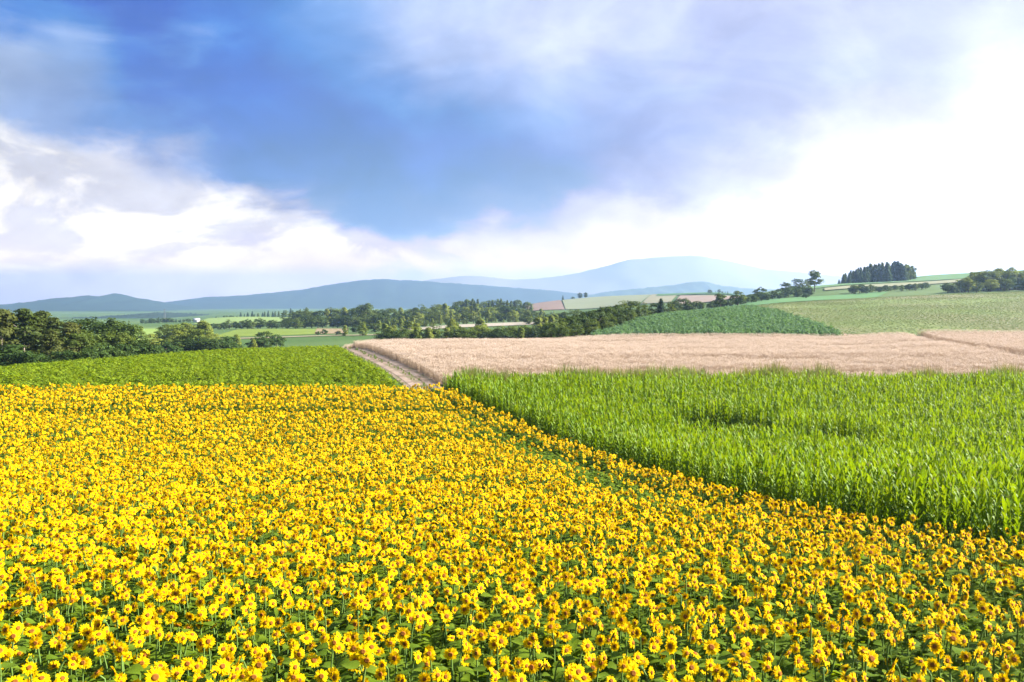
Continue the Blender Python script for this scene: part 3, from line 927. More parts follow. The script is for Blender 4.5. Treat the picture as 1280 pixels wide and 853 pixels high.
def make_sunflowers():
    X, Y, row = grid_pts(-60, 34, 6.2, 73, 0.258, 0.258, 0.44)
    keep = (X < sf_edge(Y) - 0.1) & in_cone(X, Y, 4.5)
    far_edge = np.interp(X, [-60, -12, -6, 0], [70.5, 70.5, 70.0, 69])
    keep &= Y < far_edge + rng.uniform(-.3, .3, X.shape)
    keep &= rng.random(X.shape) < np.interp(Y, [9, 15, 24], [.62, .76, 1])
    X, Y, row = X[keep], Y[keep], row[keep]
    n = len(X)
    dedge = sf_edge(Y) - X
    # wheel gap beside the tall edge row
    gap = (dedge > 1.4) & (dedge < 2.0) & (vnoise(X, Y, 2.5, 5) > 0.5)
    # headless leafy patch near the corn, thin spots
    patch = np.exp(-(((dedge - 2.4 - 1.3 * vnoise(X, Y, 5, 8)) / 1.2) ** 2)) * np.clip((Y - 27) / 7, 0, 1) * np.clip((64 - Y) / 14, 0, 1)
    # flattened streaks across the field
    low = np.zeros(n)
    for (cx, cy, sx, sy, a) in ((-14, 61.5, 20, 0.7, .8), (-29, 60.5, 6, .6, .9), (-3, 52.0, 6, .6, .5), (-6, 36.5, 9.0, 0.6, .8), (1.0, 35.4, 3.5, .6, .8), (-19, 45.0, 8, .6, .6), (-9, 27.5, 5, .45, .6), (-7.5, 14.6, 1.4, .35, .7), (3.2, 15.4, 1.2, .4, .6)):
        low = np.maximum(low, a * np.exp(-((X - cx) / sx) ** 2 - ((Y - cy) / sy) ** 2))
    low = np.maximum(low, 0.6 * (vnoise(X, Y, 1.3, 11) > 0.86))
    pick = rng.random(n)
    idx = rng.choice([0, 1, 2, 3, 8, 10, 11, 12, 4, 5, 14, 6, 13, 7, 15], size=n, p=[.09] * 8 + [.055, .055, .05, .035, .035, .025, .025])
    noflower = (pick < 0.05 + 0.9 * patch) | gap
    idx[noflower] = 9
    yaw = rng.normal(0.45, 0.5, n)
    turned = rng.random(n) < 0.15
    yaw[turned] = rng.uniform(-math.pi, math.pi, turned.sum())
    scl = np.clip(rng.normal(1.0, .07, n), .8, 1.15) - 0.32 * low
    scl[gap] *= 0.8
    edge = dedge < 1.3
    scl[edge] *= 1.08
    hs = scl * np.where(rng.random(n) < 0.12, 0.88, 1.0)
    # far rows: a little wider heads keep the cover closed
    ws = scl * np.clip(rng.normal(1.0, .11, n), .72, 1.28)
    rot = np.stack([rng.normal(0, .05, n), rng.normal(0, .05, n), yaw], -1)
    Z = HZ(X, Y) + 0.01
    # the plants nearest the camera that show in the frame become things of their own
    zt = Z + 1.36 * hs
    depth = Y * math.cos(PITCH) - (zt - CAMZ) * math.sin(PITCH)
    up = Y * math.sin(PITCH) + (zt - CAMZ) * math.cos(PITCH)
    ppx, ppy = 640 + F * X / depth, 426.5 - F * up / depth
    vis = (ppx > 6) & (ppx < 1274) & (ppy < 846) & (idx != 9)
    order = np.lexsort((X, row))
    order = [i for i in np.argsort(np.hypot(X, Y)) if vis[i]][:300]
    mine = np.zeros(n, bool); mine[order] = True
    other = ~mine
    scatter('sunflower_field', np.stack([X, Y, Z], -1)[other], rot[other], np.stack([ws, ws, hs], -1)[other], idx[other], SF_COLL,
            'dense field of yellow sunflowers running back to the bean field', 'sunflowers')
    # one mesh per part of each variant, shared by every plant
    PM = []
    for P in SF_PARTS:
        if 'disc' not in P:
            PM.append(None); continue
        PM.append(dict(stem=P['stem'].mesh('stem', [M['sf_stem']]), leaves=[q.mesh('leaf', [M['sf_leaf']]) for q in P['leaves']],
                       disc=P['disc'].mesh('disc', [M['disc_core'], M['disc_edge']]), petals=P['petals'].mesh('petal_ring', [M['petal']]), calyx=P['calyx'].mesh('flower_head', [M['calyx']])))
    rows = sorted(set(row[order]))
    look = {'face': 'open yellow sunflower', 'up': 'skyward sunflower', 'nod': 'drooping sunflower', 'side': 'upright sunflower'}
    for ri, rw in enumerate(rows):
        inrow = sorted([i for i in order if row[i] == rw], key=lambda i: ppx[i])
        for k, i in enumerate(inrow):
            t = bpy.data.objects.new('sunflower', None)
            t.empty_display_size = 0.1
            t.location = (X[i], Y[i], Z[i]); t.rotation_euler = rot[i]; t.scale = (ws[i], ws[i], hs[i])
            link(t)
            yw = (math.degrees(yaw[i]) + 180) % 360 - 180
            turn = 'facing the viewer' if abs(yw) < 28 else ('turned to the right' if 28 <= yw < 120 else ('turned to the left' if -120 < yw <= -28 else 'seen from behind'))
            where = '%s from left in %s row from the front' % (ordinal(k + 1), ordinal(ri + 1))
            tag(t, '%s %s, %s' % (look[SF_POSES[idx[i]]], turn, where), 'sunflower', 'sunflowers at the front of the field')
            pm = PM[idx[i]]
            link(bpy.data.objects.new('stem', pm['stem']), t)
            for q in pm['leaves'][1:]:
                link(bpy.data.objects.new('leaf', q), t)
            hd = link(bpy.data.objects.new('flower_head', pm['calyx']), t)
            link(bpy.data.objects.new('disc', pm['disc']), hd)
            link(bpy.data.objects.new('petal_ring', pm['petals']), hd)


make_sunflowers()


# ------------------------------------------------------------------ corn
def corn_parts(seed, tassel):
    g = random.Random(seed)
    h = 2.3 + g.uniform(-.1, .1)
    st = MB()
    st.tube([(0, 0, 0), (g.uniform(-.02, .02), 0, h * .5), (g.uniform(-.04, .04), g.uniform(-.03, .03), h * .86)], [.014, .012, .006], 5)
    leaves = []
    a0 = g.uniform(0, math.pi)
    nl = 13
    for k in range(nl):
        q = MB()
        fz = 0.16 + 0.70 * k / (nl - 1)
        a = a0 + (k % 2) * math.pi + g.uniform(-.45, .45)
        L = (0.50 if k < 8 else 0.40) * g.uniform(.85, 1.1)
        th0 = R(g.uniform(58, 72) if k < 6 else g.uniform(70, 84))
        bend = R(g.uniform(85, 130) if k < 5 else g.uniform(35, 85))
        d = Vector((math.cos(a), math.sin(a), 0)); s = Vector((-math.sin(a), math.cos(a), 0)); up = Vector((0, 0, 1))
        p = Vector((0, 0, h * fz)); seg = 6
        W = g.uniform(.042, .054)
        tw = g.uniform(-.5, .5)
        pts = []
        for i in range(seg + 1):
            t = i / seg
            th = th0 - bend * t ** 1.5
            w = W * (0.55 + 1.6 * t) if t < .3 else W * 1.03 * max(0, 1 - ((t - .3) / .7) ** 1.6)
            nrm = (up * math.cos(th) - d * math.sin(th))
            ss = s * math.cos(tw * t) + nrm * math.sin(tw * t)
            wave = .008 * math.sin(t * 17 + k)
            pts += [p + ss * w + nrm * (w * .35 + wave), p, p - ss * w + nrm * (w * .35 - wave)]
            p = p + (d * math.cos(th) + up * math.sin(th)) * (L / seg)
        fs = []
        for i in range(seg):
            b = 3 * i
            fs += [(b, b + 1, b + 4, b + 3), (b + 1, b + 2, b + 5, b + 4)]
        q.add(pts, fs)
        leaves.append(q)
    ts = None
    if tassel:
        ts = MB()
        base = Vector((0, 0, h * .86))
        ts.tube([base, base + Vector((.01, 0, .22))], [.005, .002], 3)
        for k in range(6):
            a = g.uniform(0, 6.28); o = Vector((math.cos(a), math.sin(a), 0))
            ts.tube([base + Vector((0, 0, .08)), base + o * .05 + Vector((0, 0, .18)), base + o * .11 + Vector((0, 0, .21))], [.005, .005, .003], 3)
    return dict(stalk=st, leaves=leaves, tassel=ts)


CN = [corn_parts(300 + k, k in (2, 5)) for k in range(7)]
CN_MESH = []
for P in CN:
    mb = MB()
    mb.join(P['stalk'], 0)
    for q in P['leaves']:
        mb.join(q, 1)
    if P['tassel']:
        mb.join(P['tassel'], 2)
    CN_MESH.append(mb.mesh('corn_plant_source', [M['corn_stalk'], M['corn_leaf'], M['tassel']]))
CN_COLL = proto_coll('corn_source', CN_MESH)


def make_corn():
    # rows run along the field's left edge; offset 0 is the outer row
    ys = np.arange(20.0, CORN_FAR, 0.21)
    ex = sf_edge(ys) + 0.95
    dx = np.gradient(ex, ys)
    Xs, Ys, Rs = [], [], []
    for r in range(0, 112):
        off = r * 0.58 / np.cos(np.arctan(np.clip(np.abs(dx), 0, 1.2)))
        x = ex + off + rng.normal(0, .06, len(ys))
        y = ys + rng.uniform(-.08, .08, len(ys))
        Xs.append(x); Ys.append(y); Rs.append(np.full(len(ys), r))
    X, Y, row = np.concatenate(Xs), np.concatenate(Ys), np.concatenate(Rs)
    keep = in_cone(X, Y, 5.0, .64) & (X < 54)
    keep &= rng.random(len(X)) < 0.95
    def hole(cx, cy, sx, sy):
        return ((X - cx) / sx) ** 2 + ((Y - cy) / sy) ** 2 < 1 + .35 * (rng.random(len(X)) - .5)
    h1 = hole(13.2, 55.0, 3.3, 3.6); h2 = hole(18.4, 49.0, 2.6, 3.0); h3 = hole(15.6, 51.0, 1.6, 1.2)
    keep &= ~(h1 | (h2 & (rng.random(len(X)) < .97)) | (h3 & (rng.random(len(X)) < .85)))
    X, Y, row = X[keep], Y[keep], row[keep]
    n = len(X)
    sc = np.interp(Y, [22, 42, 62], [1.20, 1.12, 1.0]) * rng.uniform(.90, 1.08, n) * (0.95 + .13 * vnoise(X, Y, 3.0, 21)) * np.where(row == 0, .92, 1)
    ws = rng.uniform(.9, 1.15, n)
    rot = np.stack([rng.normal(0, .05, n), rng.normal(0, .05, n), rng.uniform(-math.pi, math.pi, n)], -1)
    idx = rng.choice(7, size=n, p=[.17, .17, .10, .17, .16, .06, .17])
    Z = HZ(X, Y) + .012
    zt = Z + 2.0
    depth = Y * math.cos(PITCH) - (zt - CAMZ) * math.sin(PITCH)
    up = Y * math.sin(PITCH) + (zt - CAMZ) * math.cos(PITCH)
    ppx = 640 + F * X / depth
    vis = (ppx > 5) & (ppx < 1272)
    cand = [i for i in np.argsort(np.hypot(X, Y) + row * .5) if vis[i]][:300]
    mine = np.zeros(n, bool); mine[cand] = True
    o = ~mine
    scatter('corn_field', np.stack([X, Y, Z], -1)[o], rot[o], np.stack([ws, ws, sc], -1)[o], idx[o], CN_COLL, 'dense stand of tall bright green corn right of the sunflowers', 'corn')
    PM = [dict(stalk=P['stalk'].mesh('stalk', [M['corn_stalk']]), leaves=[q.mesh('leaf', [M['corn_leaf']]) for q in P['leaves']],
               tassel=P['tassel'].mesh('tassel', [M['tassel']]) if P['tassel'] else None) for P in CN]
    for r in sorted(set(row[cand])):
        inrow = sorted([i for i in cand if row[i] == r], key=lambda i: -ppx[i])
        for k, i in enumerate(inrow):
            t = link(bpy.data.objects.new('corn_plant', None))
            t.empty_display_size = .1
            t.location = (X[i], Y[i], Z[i]); t.rotation_euler = rot[i]; t.scale = (ws[i], ws[i], sc[i])
            rw = 'outer row beside the sunflowers' if r == 0 else '%s row in from the sunflowers' % ordinal(r + 1)
            tag(t, '%s corn plant, %s from right in %s' % ('tasselled green' if CN[idx[i]]['tassel'] else 'leafy green', ordinal(k + 1), rw), 'corn plant', 'corn plants along the near edge of the corn')
            pm = PM[idx[i]]
            link(bpy.data.objects.new('stalk', pm['stalk']), t)
            for q in pm['leaves'][4:]:
                link(bpy.data.objects.new('leaf', q), t)
            if pm['tassel']:
                link(bpy.data.objects.new('tassel', pm['tassel']), t)


make_corn()


# ------------------------------------------------------------------ low crops, grass, wheat
def blade_clump(seed, n, h, spread, w, mat_idx=0, lean=.35):
    g = random.Random(seed)
    mb = MB()
    for k in range(n):
        a = g.uniform(0, 6.28); r = spread * math.sqrt(g.random())
        b = Vector((r * math.cos(a), r * math.sin(a), 0))
        hh = h * g.uniform(.55, 1.05)
        q = g.uniform(0, 6.28)
        d = Vector((math.cos(q), math.sin(q), 0)) * hh * g.uniform(.1, lean)
        s = Vector((-math.sin(q), math.cos(q), 0)) * w
        m1 = b + d * .45 + Vector((0, 0, hh * .6)); tip = b + d + Vector((0, 0, hh))
        mb.add([b - s * .6, b + s * .6, m1 + s, m1 - s, tip], [(0, 1, 2, 3), (3, 2, 4)], mat_idx)
    return mb


def leafy_clump(seed, n, R_, H_, size, flat=.5):
    """Low bushy crop plant: leaves spread over a dome."""
    g = random.Random(seed)
    mb = MB()
    for k in range(n):
        a = g.uniform(0, 6.28); e = math.asin(g.uniform(.05, 1)); rr = g.uniform(.7, 1.05)
        p = Vector((R_ * rr * math.cos(e) * math.cos(a), R_ * rr * math.cos(e) * math.sin(a), H_ * rr * math.sin(e)))
        nn = Vector((math.cos(e) * math.cos(a), math.cos(e) * math.sin(a), flat + math.sin(e))) + Vector((g.uniform(-.6, .6), g.uniform(-.6, .6), g.uniform(-.3, .4)))
        X, Y, Z = frame_from(nn)
        q = g.uniform(0, 6.28); u = X * math.cos(q) + Y * math.sin(q); v = Y * math.cos(q) - X * math.sin(q)
        s = size * g.uniform(.7, 1.3)
        mb.add([p - u * s, p + v * s * .6 + Z * s * .12, p + u * s, p - v * s * .6 + Z * s * .12], [(0, 1, 2), (0, 2, 3)])
    return mb


def wheat_clump(seed):
    g = random.Random(seed)
    mb = MB()
    for k in range(26):
        b = Vector((g.uniform(-.3, .3), g.uniform(-.3, .3), 0))
        h = g.uniform(.72, .92); q = g.uniform(0, 6.28)
        d = Vector((math.cos(q), math.sin(q), 0)); s = Vector((-math.sin(q), math.cos(q), 0))
        top = b + d * .06 + Vector((0, 0, h))
        mb.add([b - s * .012, b + s * .012, top], [(0, 1, 2)], 1)
        e1 = top + d * .035 + Vector((0, 0, .035)); e2 = top + d * .10 + Vector((0, 0, .02))
        w = .016
        mb.add([top - s * w * .5, top + s * w * .5, e1 + s * w, e1 - s * w, e2], [(0, 1, 2, 3), (3, 2, 4)])
    return mb


def simple_scatter(name, X, Y, coll, nv, sc, label, cat, tilt=.06, hv=None):
    n = len(X)
    rot = np.stack([rng.normal(0, tilt, n), rng.normal(0, tilt, n), rng.uniform(-math.pi, math.pi, n)], -1)
    s = sc * rng.uniform(.8, 1.2, n)
    hz = s if hv is None else s * hv
    scatter(name, np.stack([X, Y, HZ(X, Y) + .03], -1), rot, np.stack([s, s, hz], -1), rng.integers(0, nv, n), coll, label, cat)


BEAN = proto_coll('bean_source', [leafy_clump(400 + k, 30, .36, .60, .115, .5).mesh('bean_plant', [M['bean']]) for k in range(4)])
X, Y, row = grid_pts(-85, -6, 75.5, 146, .50, .74, .20)
u_ = X + .0 * Y
keep = (X < path_left(Y) - .7) & in_cone(X, Y, 6, .62) & (rng.random(len(X)) > .04)
gapm = (vnoise(X, Y * 2.6, 2.2, 31) > .80)
keep &= ~gapm
for (cx, cy, sx, sy) in ((-20, 81.0, 6.0, .4), (-36, 85, 4, .4), (-42, 90, 3.5, .4), (-14, 78.5, 3, .4)):
    keep &= ~((((X - cx) / sx) ** 2 + ((Y - cy) / sy) ** 2) < 1)
X, Y = X[keep], Y[keep]
simple_scatter('bean_field', X, Y, BEAN, 4, np.full(len(X), 1.0), 'low bright green bean crop covering the left field', 'bean crop', .16, .7 + .6 * vnoise(X, Y, 1.1, 32))

WHEAT = proto_coll('wheat_source', [wheat_clump(500 + k).mesh('wheat_tuft', [M['wheat'], M['straw']]) for k in range(4)])
X, Y, row = grid_pts(-32, 72, 77.0, 152, .40, .40, .45)
wl = np.where(Y < 80, np.interp(Y, [77, 80], [-3.5, -6.6]), path_right(Y))
keep = (X > wl + .1) & (X < trk(Y) + rng.uniform(-.2, .2, X.shape)) & in_cone(X, Y, 6, .62)
keep &= Y < np.interp(X, [-30, 10, 34, 60, 75], [152, 147, 147.5, 148.5, 150])
# tramlines left by the tractor
lines = np.zeros(len(X), bool)
for y0, sl in ((83, .015), (85.0, .015), (96, .02), (98.2, .02), (110, .02), (112.4, .02), (124, .02), (126.6, .02)):
    lines |= (np.abs(Y - (y0 + sl * X)) < .55) & (X > np.interp(y0, [70, 120], [-3, -14]))
keep &= ~lines
keep &= rng.random(len(X)) > .03
X, Y = X[keep], Y[keep]
simple_scatter('wheat_field', X, Y, WHEAT, 4, np.full(len(X), 1.0), 'ripe pinkish tan wheat field behind the corn', 'wheat', .08, (.95 + .12 * vnoise(X, Y, 4, 41)) * (1 - .32 * np.clip((vnoise(X * .5, Y * 1.6, 3.2, 43) - .74) * 6, 0, 1)))
X, Y, row = grid_pts(44, 110, 77.0, 160, .5, .5, .4)
keep = (X > trk(Y) + 3.0) & in_cone(X, Y, 6, .62) & (Y < np.interp(X, [50, 70, 110], [150, 154, 160]))
X, Y = X[keep], Y[keep]
simple_scatter('second_wheat_field', X, Y, WHEAT, 4, np.full(len(X), 1.0), 'smaller ripe wheat field beyond the brown track', 'wheat', .08)

WEED = proto_coll('weed_source', [blade_clump(600 + k, 26, .95, .24, .022).mesh('weed_tuft', [M['weed']]) for k in range(3)] + [blade_clump(610, 26, 1.1, .2, .014).mesh('weed_tuft', [M['weed_dry']])])
X, Y, row = grid_pts(-9, 52, 72.1, 80, .40, .40, .45)
keep = (X > np.interp(Y, [72, 76, 80], [-5.2, -4.6, -4.4])) & in_cone(X, Y, 5, .64)
keep &= (Y > CORN_FAR - .1) & (Y < 76.4 + 2.4 * vnoise(X, Y, 3, 51))
X, Y = X[keep], Y[keep]
nz = vnoise(X, Y, 2.3, 52)
simple_scatter('weed_strip', X, Y, WEED, 4, 1.4 + .75 * nz, 'strip of tall green weeds between the corn and the wheat', 'weeds', .12)
# grass between the corn and the edge row, along the path, at the corn foot
Xa, Ya, _ = grid_pts(-8, 24, 20, 74, .36, .36, .5)
d = Xa - sf_edge(Ya)
k1 = (np.abs(d - .35) < .75)
d2 = sf_edge(Ya) - Xa
k2 = (d2 > 1.2) & (d2 < 2.8)
k1 |= k2
Xa, Ya = Xa[k1], Ya[k1]
Xb, Yb, _ = grid_pts(-34, -3, 73, 150, .4, .4, .5)
pl, pr = path_left(Yb), path_right(Yb)
k1 = ((np.abs(Xb - pl + .3) < .45) | ((np.abs(Xb - (pl + pr) / 2) < .3) & (rng.random(len(Xb)) < .4))) & (rng.random(len(Xb)) < .6)
Xb, Yb = Xb[k1], Yb[k1]
Xc, Yc = np.concatenate([Xa, Xb]), np.concatenate([Ya, Yb])
simple_scatter('grass', Xc, Yc, WEED, 3, np.where(Yc < 74, .6, .34) * rng.uniform(.7, 1.3, len(Xc)), 'short grass along the field edges and the dirt track', 'grass', .15)

FERN = proto_coll('fern_source', [leafy_clump(700 + k, 44, .55, 1.15, .16, .2).mesh('hill_crop_plant', [M['fern']]) for k in range(4)])
X, Y, row = grid_pts(10, 80, 149, 262, .85, .85, .45)
pxx = 640 + F * X / Y
lo = np.interp(Y, [150, 170, 200, 235, 262], [738, 752, 790, 830, 850])
hi = np.interp(Y, [150, 156, 175, 200, 225, 262], [1054, 1048, 1018, 985, 955, 930])
keep = (pxx > lo) & (pxx < hi) & (Y > 150.5)
X, Y = X[keep], Y[keep]
simple_scatter('hill_crop', X, Y, FERN, 4, .85 + .3 * vnoise(X, Y, 4, 61), 'blue green bushy crop on the small hill behind the wheat', 'crop', .1)
LOW = proto_coll('low_source', [leafy_clump(720 + k, 12, .26, .32, .13, .8).mesh('low_crop_plant', [M['lowcrop']]) for k in range(3)])
X, Y, row = grid_pts(48, 215, 153, 322, .66, .66, .45)
pxx = 640 + F * X / Y
lo = np.interp(Y, [150, 156, 175, 200, 225, 285], [1060, 1052, 1022, 990, 960, 935])
keep = (pxx > lo) & (pxx < 1400) & (rng.random(len(X)) < np.clip(.30 + vnoise(X, Y * 1.5, 16, 71) * 0.9 - (Y - 230) / 400, 0, 1))
keep &= Y > np.interp(X, [60, 70, 110], [151.5, 155, 161])
X, Y = X[keep], Y[keep]
simple_scatter('low_crop', X, Y, LOW, 3, np.full(len(X), .85), 'thin low green crop on the right hillside', 'crop', .1, .55)


# ------------------------------------------------------------------ trees
def leaf_cloud(mb, g, p, nrm, n, size, elong=.62, spread=.9):
    pass


def crown_mesh(kind, seed, mat):
    g = np.random.default_rng(seed)
    C, S, LS = [], [], None
    P, N = [], []
    def ellipsoid_clumps(k, cx, cy, cz, rx, rz, cr, npc, lo=-.9, squash=.8):
        for _ in range(k):
            a = g.uniform(0, 2 * math.pi); z = g.uniform(lo, 1); r = math.sqrt(max(0, 1 - z * z)) * g.uniform(.55, 1.0)
            f = g.uniform(.75, 1.06)
            c = np.array([cx + rx * r * f * math.cos(a), cy + rx * r * f * math.sin(a), cz + rz * z * f * .96])
            rr = cr * g.uniform(.65, 1.3)
            v = g.normal(0, 1, (npc, 3)); v /= np.linalg.norm(v, axis=1)[:, None]
            v[:, 2] = np.where(v[:, 2] < -.35, -v[:, 2], v[:, 2])
            q = c + v * rr * g.uniform(.55, 1.05, (npc, 1)) * np.array([1, 1, squash])
            P.append(q)
            N.append(v * .8 + (c - np.array([cx, cy, cz])) / max(rx, rz) * .5 + np.array([0, 0, .35]))
    ls = .03
    if kind == 'broad':
        ellipsoid_clumps(50, 0, 0, .52, .38, .44, .125, 62, -.95)
        ls = .026
    elif kind == 'tall':
        for z, r in ((.16, .15), (.28, .18), (.40, .20), (.52, .21), (.64, .20), (.76, .17), (.87, .12), (.95, .06)):
            ellipsoid_clumps(8, g.uniform(-.04, .04), g.uniform(-.04, .04), z, r, .07, .085, 54, -.9, .75)
        ls = .022
    elif kind == 'young':
        for z, r in ((.15, .15), (.28, .20), (.42, .19), (.56, .15), (.70, .11), (.83, .07), (.93, .035)):
            ellipsoid_clumps(6, 0, 0, z, r, .06, .07, 46, -.9, 1.3)
        ls = .026
    elif kind == 'bush':
        ellipsoid_clumps(34, 0, 0, .46, .58, .44, .18, 56, -.7)
        ls = .045
    elif kind == 'conifer':
        for k in range(26):
            t = k / 25
            z = .12 + .86 * t; r = .20 * (1 - t) ** .8 + .012
            m = int(10 + 26 * (1 - t))
            a = g.uniform(0, 2 * math.pi, m); f = g.uniform(.3, 1.05, m)
            q = np.stack([r * f * np.cos(a), r * f * np.sin(a), z - .10 * r * 3 * f + g.normal(0, .012, m)], -1)
            P.append(np.repeat(q, 3, 0) + g.normal(0, .012, (m * 3, 3)))
            d = np.stack([np.cos(a) * .7, np.sin(a) * .7, np.full(m, .8)], -1)
            N.append(np.repeat(d, 3, 0) + g.normal(0, .3, (m * 3, 3)))
        ls = .03
    elif kind == 'round':
        ellipsoid_clumps(36, 0, 0, .60, .34, .37, .11, 60, -.85)
        ellipsoid_clumps(6, .22, .05, .36, .14, .1, .08, 40, -.7)
        ls = .03
    P = np.concatenate(P); N = np.concatenate(N) + g.normal(0, .45, (len(P), 3))
    N /= np.linalg.norm(N, axis=1)[:, None]
    ref = np.where(np.abs(N[:, 2:3]) < .9, np.array([[0, 0, 1.0]]), np.array([[1.0, 0, 0]]))
    X = np.cross(ref, N); X /= np.linalg.norm(X, axis=1)[:, None]
    Y = np.cross(N, X)
    a = g.uniform(0, 2 * math.pi, len(P))[:, None]
    U = X * np.cos(a) + Y * np.sin(a); Vv = Y * np.cos(a) - X * np.sin(a)
    s = (ls * g.uniform(.6, 1.35, len(P)))[:, None]
    q = np.stack([P - U * s, P + Vv * s * .62 + N * s * .2, P + U * s, P - Vv * s * .62 + N * s * .2], 1).reshape(-1, 3)
    f = np.arange(len(q)).reshape(-1, 4)
    return mesh_np('crown', q, f, [mat])


def trunk_mesh(kind, seed, mat):
    g = random.Random(seed)
    mb = MB()
    top = {'broad': .62, 'tall': .92, 'young': .85, 'bush': .45, 'conifer': .95, 'round': .66}[kind]
    r0 = {'broad': .028, 'tall': .016, 'young': .014, 'bush': .03, 'conifer': .016, 'round': .024}[kind]
    mb.tube([(0, 0, -.06), (0, 0, .0), (.01, .005, top * .35), (-.01, .01, top * .7), (.01, 0, top)], [r0 * 1.25, r0, r0 * .8, r0 * .5, r0 * .15], 6)
    if kind in ('broad', 'round', 'tall', 'bush', 'young'):
        n = 7
        for k in range(n):
            a = k * 2.4 + g.uniform(-.3, .3); z = top * (.34 + .5 * k / n)
            L = {'broad': .27, 'round': .26, 'tall': .15, 'bush': .4, 'young': .10}[kind] * g.uniform(.7, 1.1)
            b = Vector((0, 0, z)); d = Vector((math.cos(a), math.sin(a), 0))
            mb.tube([b, b + d * L * .5 + Vector((0, 0, L * .35)), b + d * L + Vector((0, 0, L * .8))], [r0 * .45, r0 * .3, r0 * .1], 4)
    return mb.mesh('trunk', [mat], True)


FOL = {
    'broad': leaf_mat('dark_broadleaf', (0.055, 0.095, 0.017), (0.08, 0.125, 0.022), .3, (1.4, 1.3, .5), nscale=.0),
    'mid': leaf_mat('mid_broadleaf', (0.10, 0.15, 0.025), (0.145, 0.195, 0.033), .35, (1.4, 1.3, .5)),
    'tall': leaf_mat('tall_tree_leaf', (0.08, 0.115, 0.022), (0.125, 0.14, 0.03), .35, (1.4, 1.25, .5)),
    'young': leaf_mat('young_tree_leaf', (0.22, 0.29, 0.05), (0.30, 0.35, 0.07), .4, (1.3, 1.2, .5)),
    'conifer': leaf_mat('conifer_needles', (0.055, 0.105, 0.055), (0.08, 0.14, 0.07), .2),
    'bush': leaf_mat('bush_leaf', (0.05, 0.095, 0.02), (0.085, 0.14, 0.028), .32),
}
KIND = {'broad': ('broad', 'broad'), 'mid': ('broad', 'mid'), 'tall': ('tall', 'tall'), 'young': ('young', 'young'), 'conifer': ('conifer', 'conifer'), 'bush': ('bush', 'bush'), 'round': ('round', 'mid'), 'lightbroad': ('broad', 'young'), 'larch': ('conifer', 'mid')}
TREE_MESH = {}
for kd, (shape, fol) in KIND.items():
    TREE_MESH[kd] = [(crown_mesh(shape, 900 + 17 * k + len(kd), FOL[fol]), trunk_mesh(shape, 900 + k, M['bark_pale' if kd in ('young', 'tall') else 'bark'])) for k in range(3 if kd in ('broad', 'mid', 'young', 'tall') else 2)]
TN = [0]


def tree(px, top, Y, kd, label, group=None, wide=1.0, cat='tree', name=None, sink=.15):
    x, y = gx(px, Y)
    z = float(HZ(x, y)) - sink
    h = max(1.2, zr(px, top, Y) - z)
    TN[0] += 1
    cr, tk = TREE_MESH[kd][TN[0] % len(TREE_MESH[kd])]
    g = random.Random(TN[0] * 77)
    nm = name or {'conifer': 'conifer_tree', 'larch': 'conifer_tree', 'bush': 'bush', 'young': 'young_tree'}.get(kd, 'broadleaf_tree')
    t = link(bpy.data.objects.new(nm, None))
    t.location = (x, y, z)
    t.rotation_euler = (g.uniform(-.03, .03), g.uniform(-.03, .03), g.uniform(0, 6.28))
    w = h * wide * g.uniform(.95, 1.15) * (1.25 if Y > 230 and kd not in ('conifer', 'larch') else 1.08)
    t.scale = (w, w * g.uniform(.92, 1.08), h)
    tag(t, label, 'bush' if kd == 'bush' else cat, group)
    link(bpy.data.objects.new('trunk', tk), t)
    link(bpy.data.objects.new('crown', cr), t)
    return t


G1 = 'trees at the left end of the bean field'
for a in [
    (2, 389, 148, 'tall', 'tall sunlit tree cut by the left picture edge', 1.0),
    (31, 390, 152, 'tall', 'tallest loose tree of the left group, olive green crown', 1.15),
    (16, 394, 164, 'tall', 'olive tree half hidden between the two tall trees at far left', 1.1),
    (55, 391.5, 156, 'tall', 'tall olive tree just right of the tallest left tree', 1.1),
    (43, 396, 166, 'tall', 'olive tree behind the two tallest trees at left', 1.2),
    (70, 400, 150, 'tall', 'brownish olive tree with pale trunk at the right of the tall group', 1.1),
    (85, 405, 146, 'tall', 'shorter brownish green tree sloping down beside the dark round trees', 1.25),
    (62, 416, 140, 'tall', 'low olive tree in front of the tall left group', 1.3),
    (97, 411, 146, 'mid', 'small light green tree between the olive trees and the dark ones', .9),
    (103, 398, 176, 'broad', 'dark round tree left of the biggest dark crown', 1.1),
    (124, 400, 184, 'broad', 'dark round tree peeking between the two biggest dark crowns', 1.1),
    (145, 397, 174, 'broad', 'biggest dark round tree of the left group', 1.15),
    (162, 405, 172, 'broad', 'dark tree on the right shoulder of the biggest dark crown', 1.0),
    (112, 414, 158, 'broad', 'dark green tree below the dark round pair, left one', 1.1),
    (130, 413.5, 154, 'mid', 'sunlit green tree in front of the dark round pair', 1.1),
    (149, 416.5, 154, 'mid', 'sunlit green tree in front of the biggest dark crown', 1.1),
    (164, 424, 150, 'broad', 'small dark tree right below the biggest dark crown', 1.1),
]:
    tree(a[0], a[1], a[2], a[3], a[4], G1, a[5])
tree(10, 431, 132, 'bush', 'dark bush at the far left under the tall trees', G1, 1.3, sink=.3)
tree(36, 437, 128, 'bush', 'dark bush under the tallest left tree', G1, 1.3, sink=.3)
tree(108, 434.5, 126, 'bush', 'low light bush at the bean field edge under the olive trees', G1, .8, sink=.3)
tree(82, 436, 126, 'bush', 'dark bush under the brownish olive tree', G1, 1.2, sink=.3)
tree(125, 429, 138, 'bush', 'dark bush under the dark round trees, left one', G1, 1.1, sink=.3)
tree(147, 428, 142, 'bush', 'dark bush under the biggest dark crown', G1, 1.1, sink=.3)
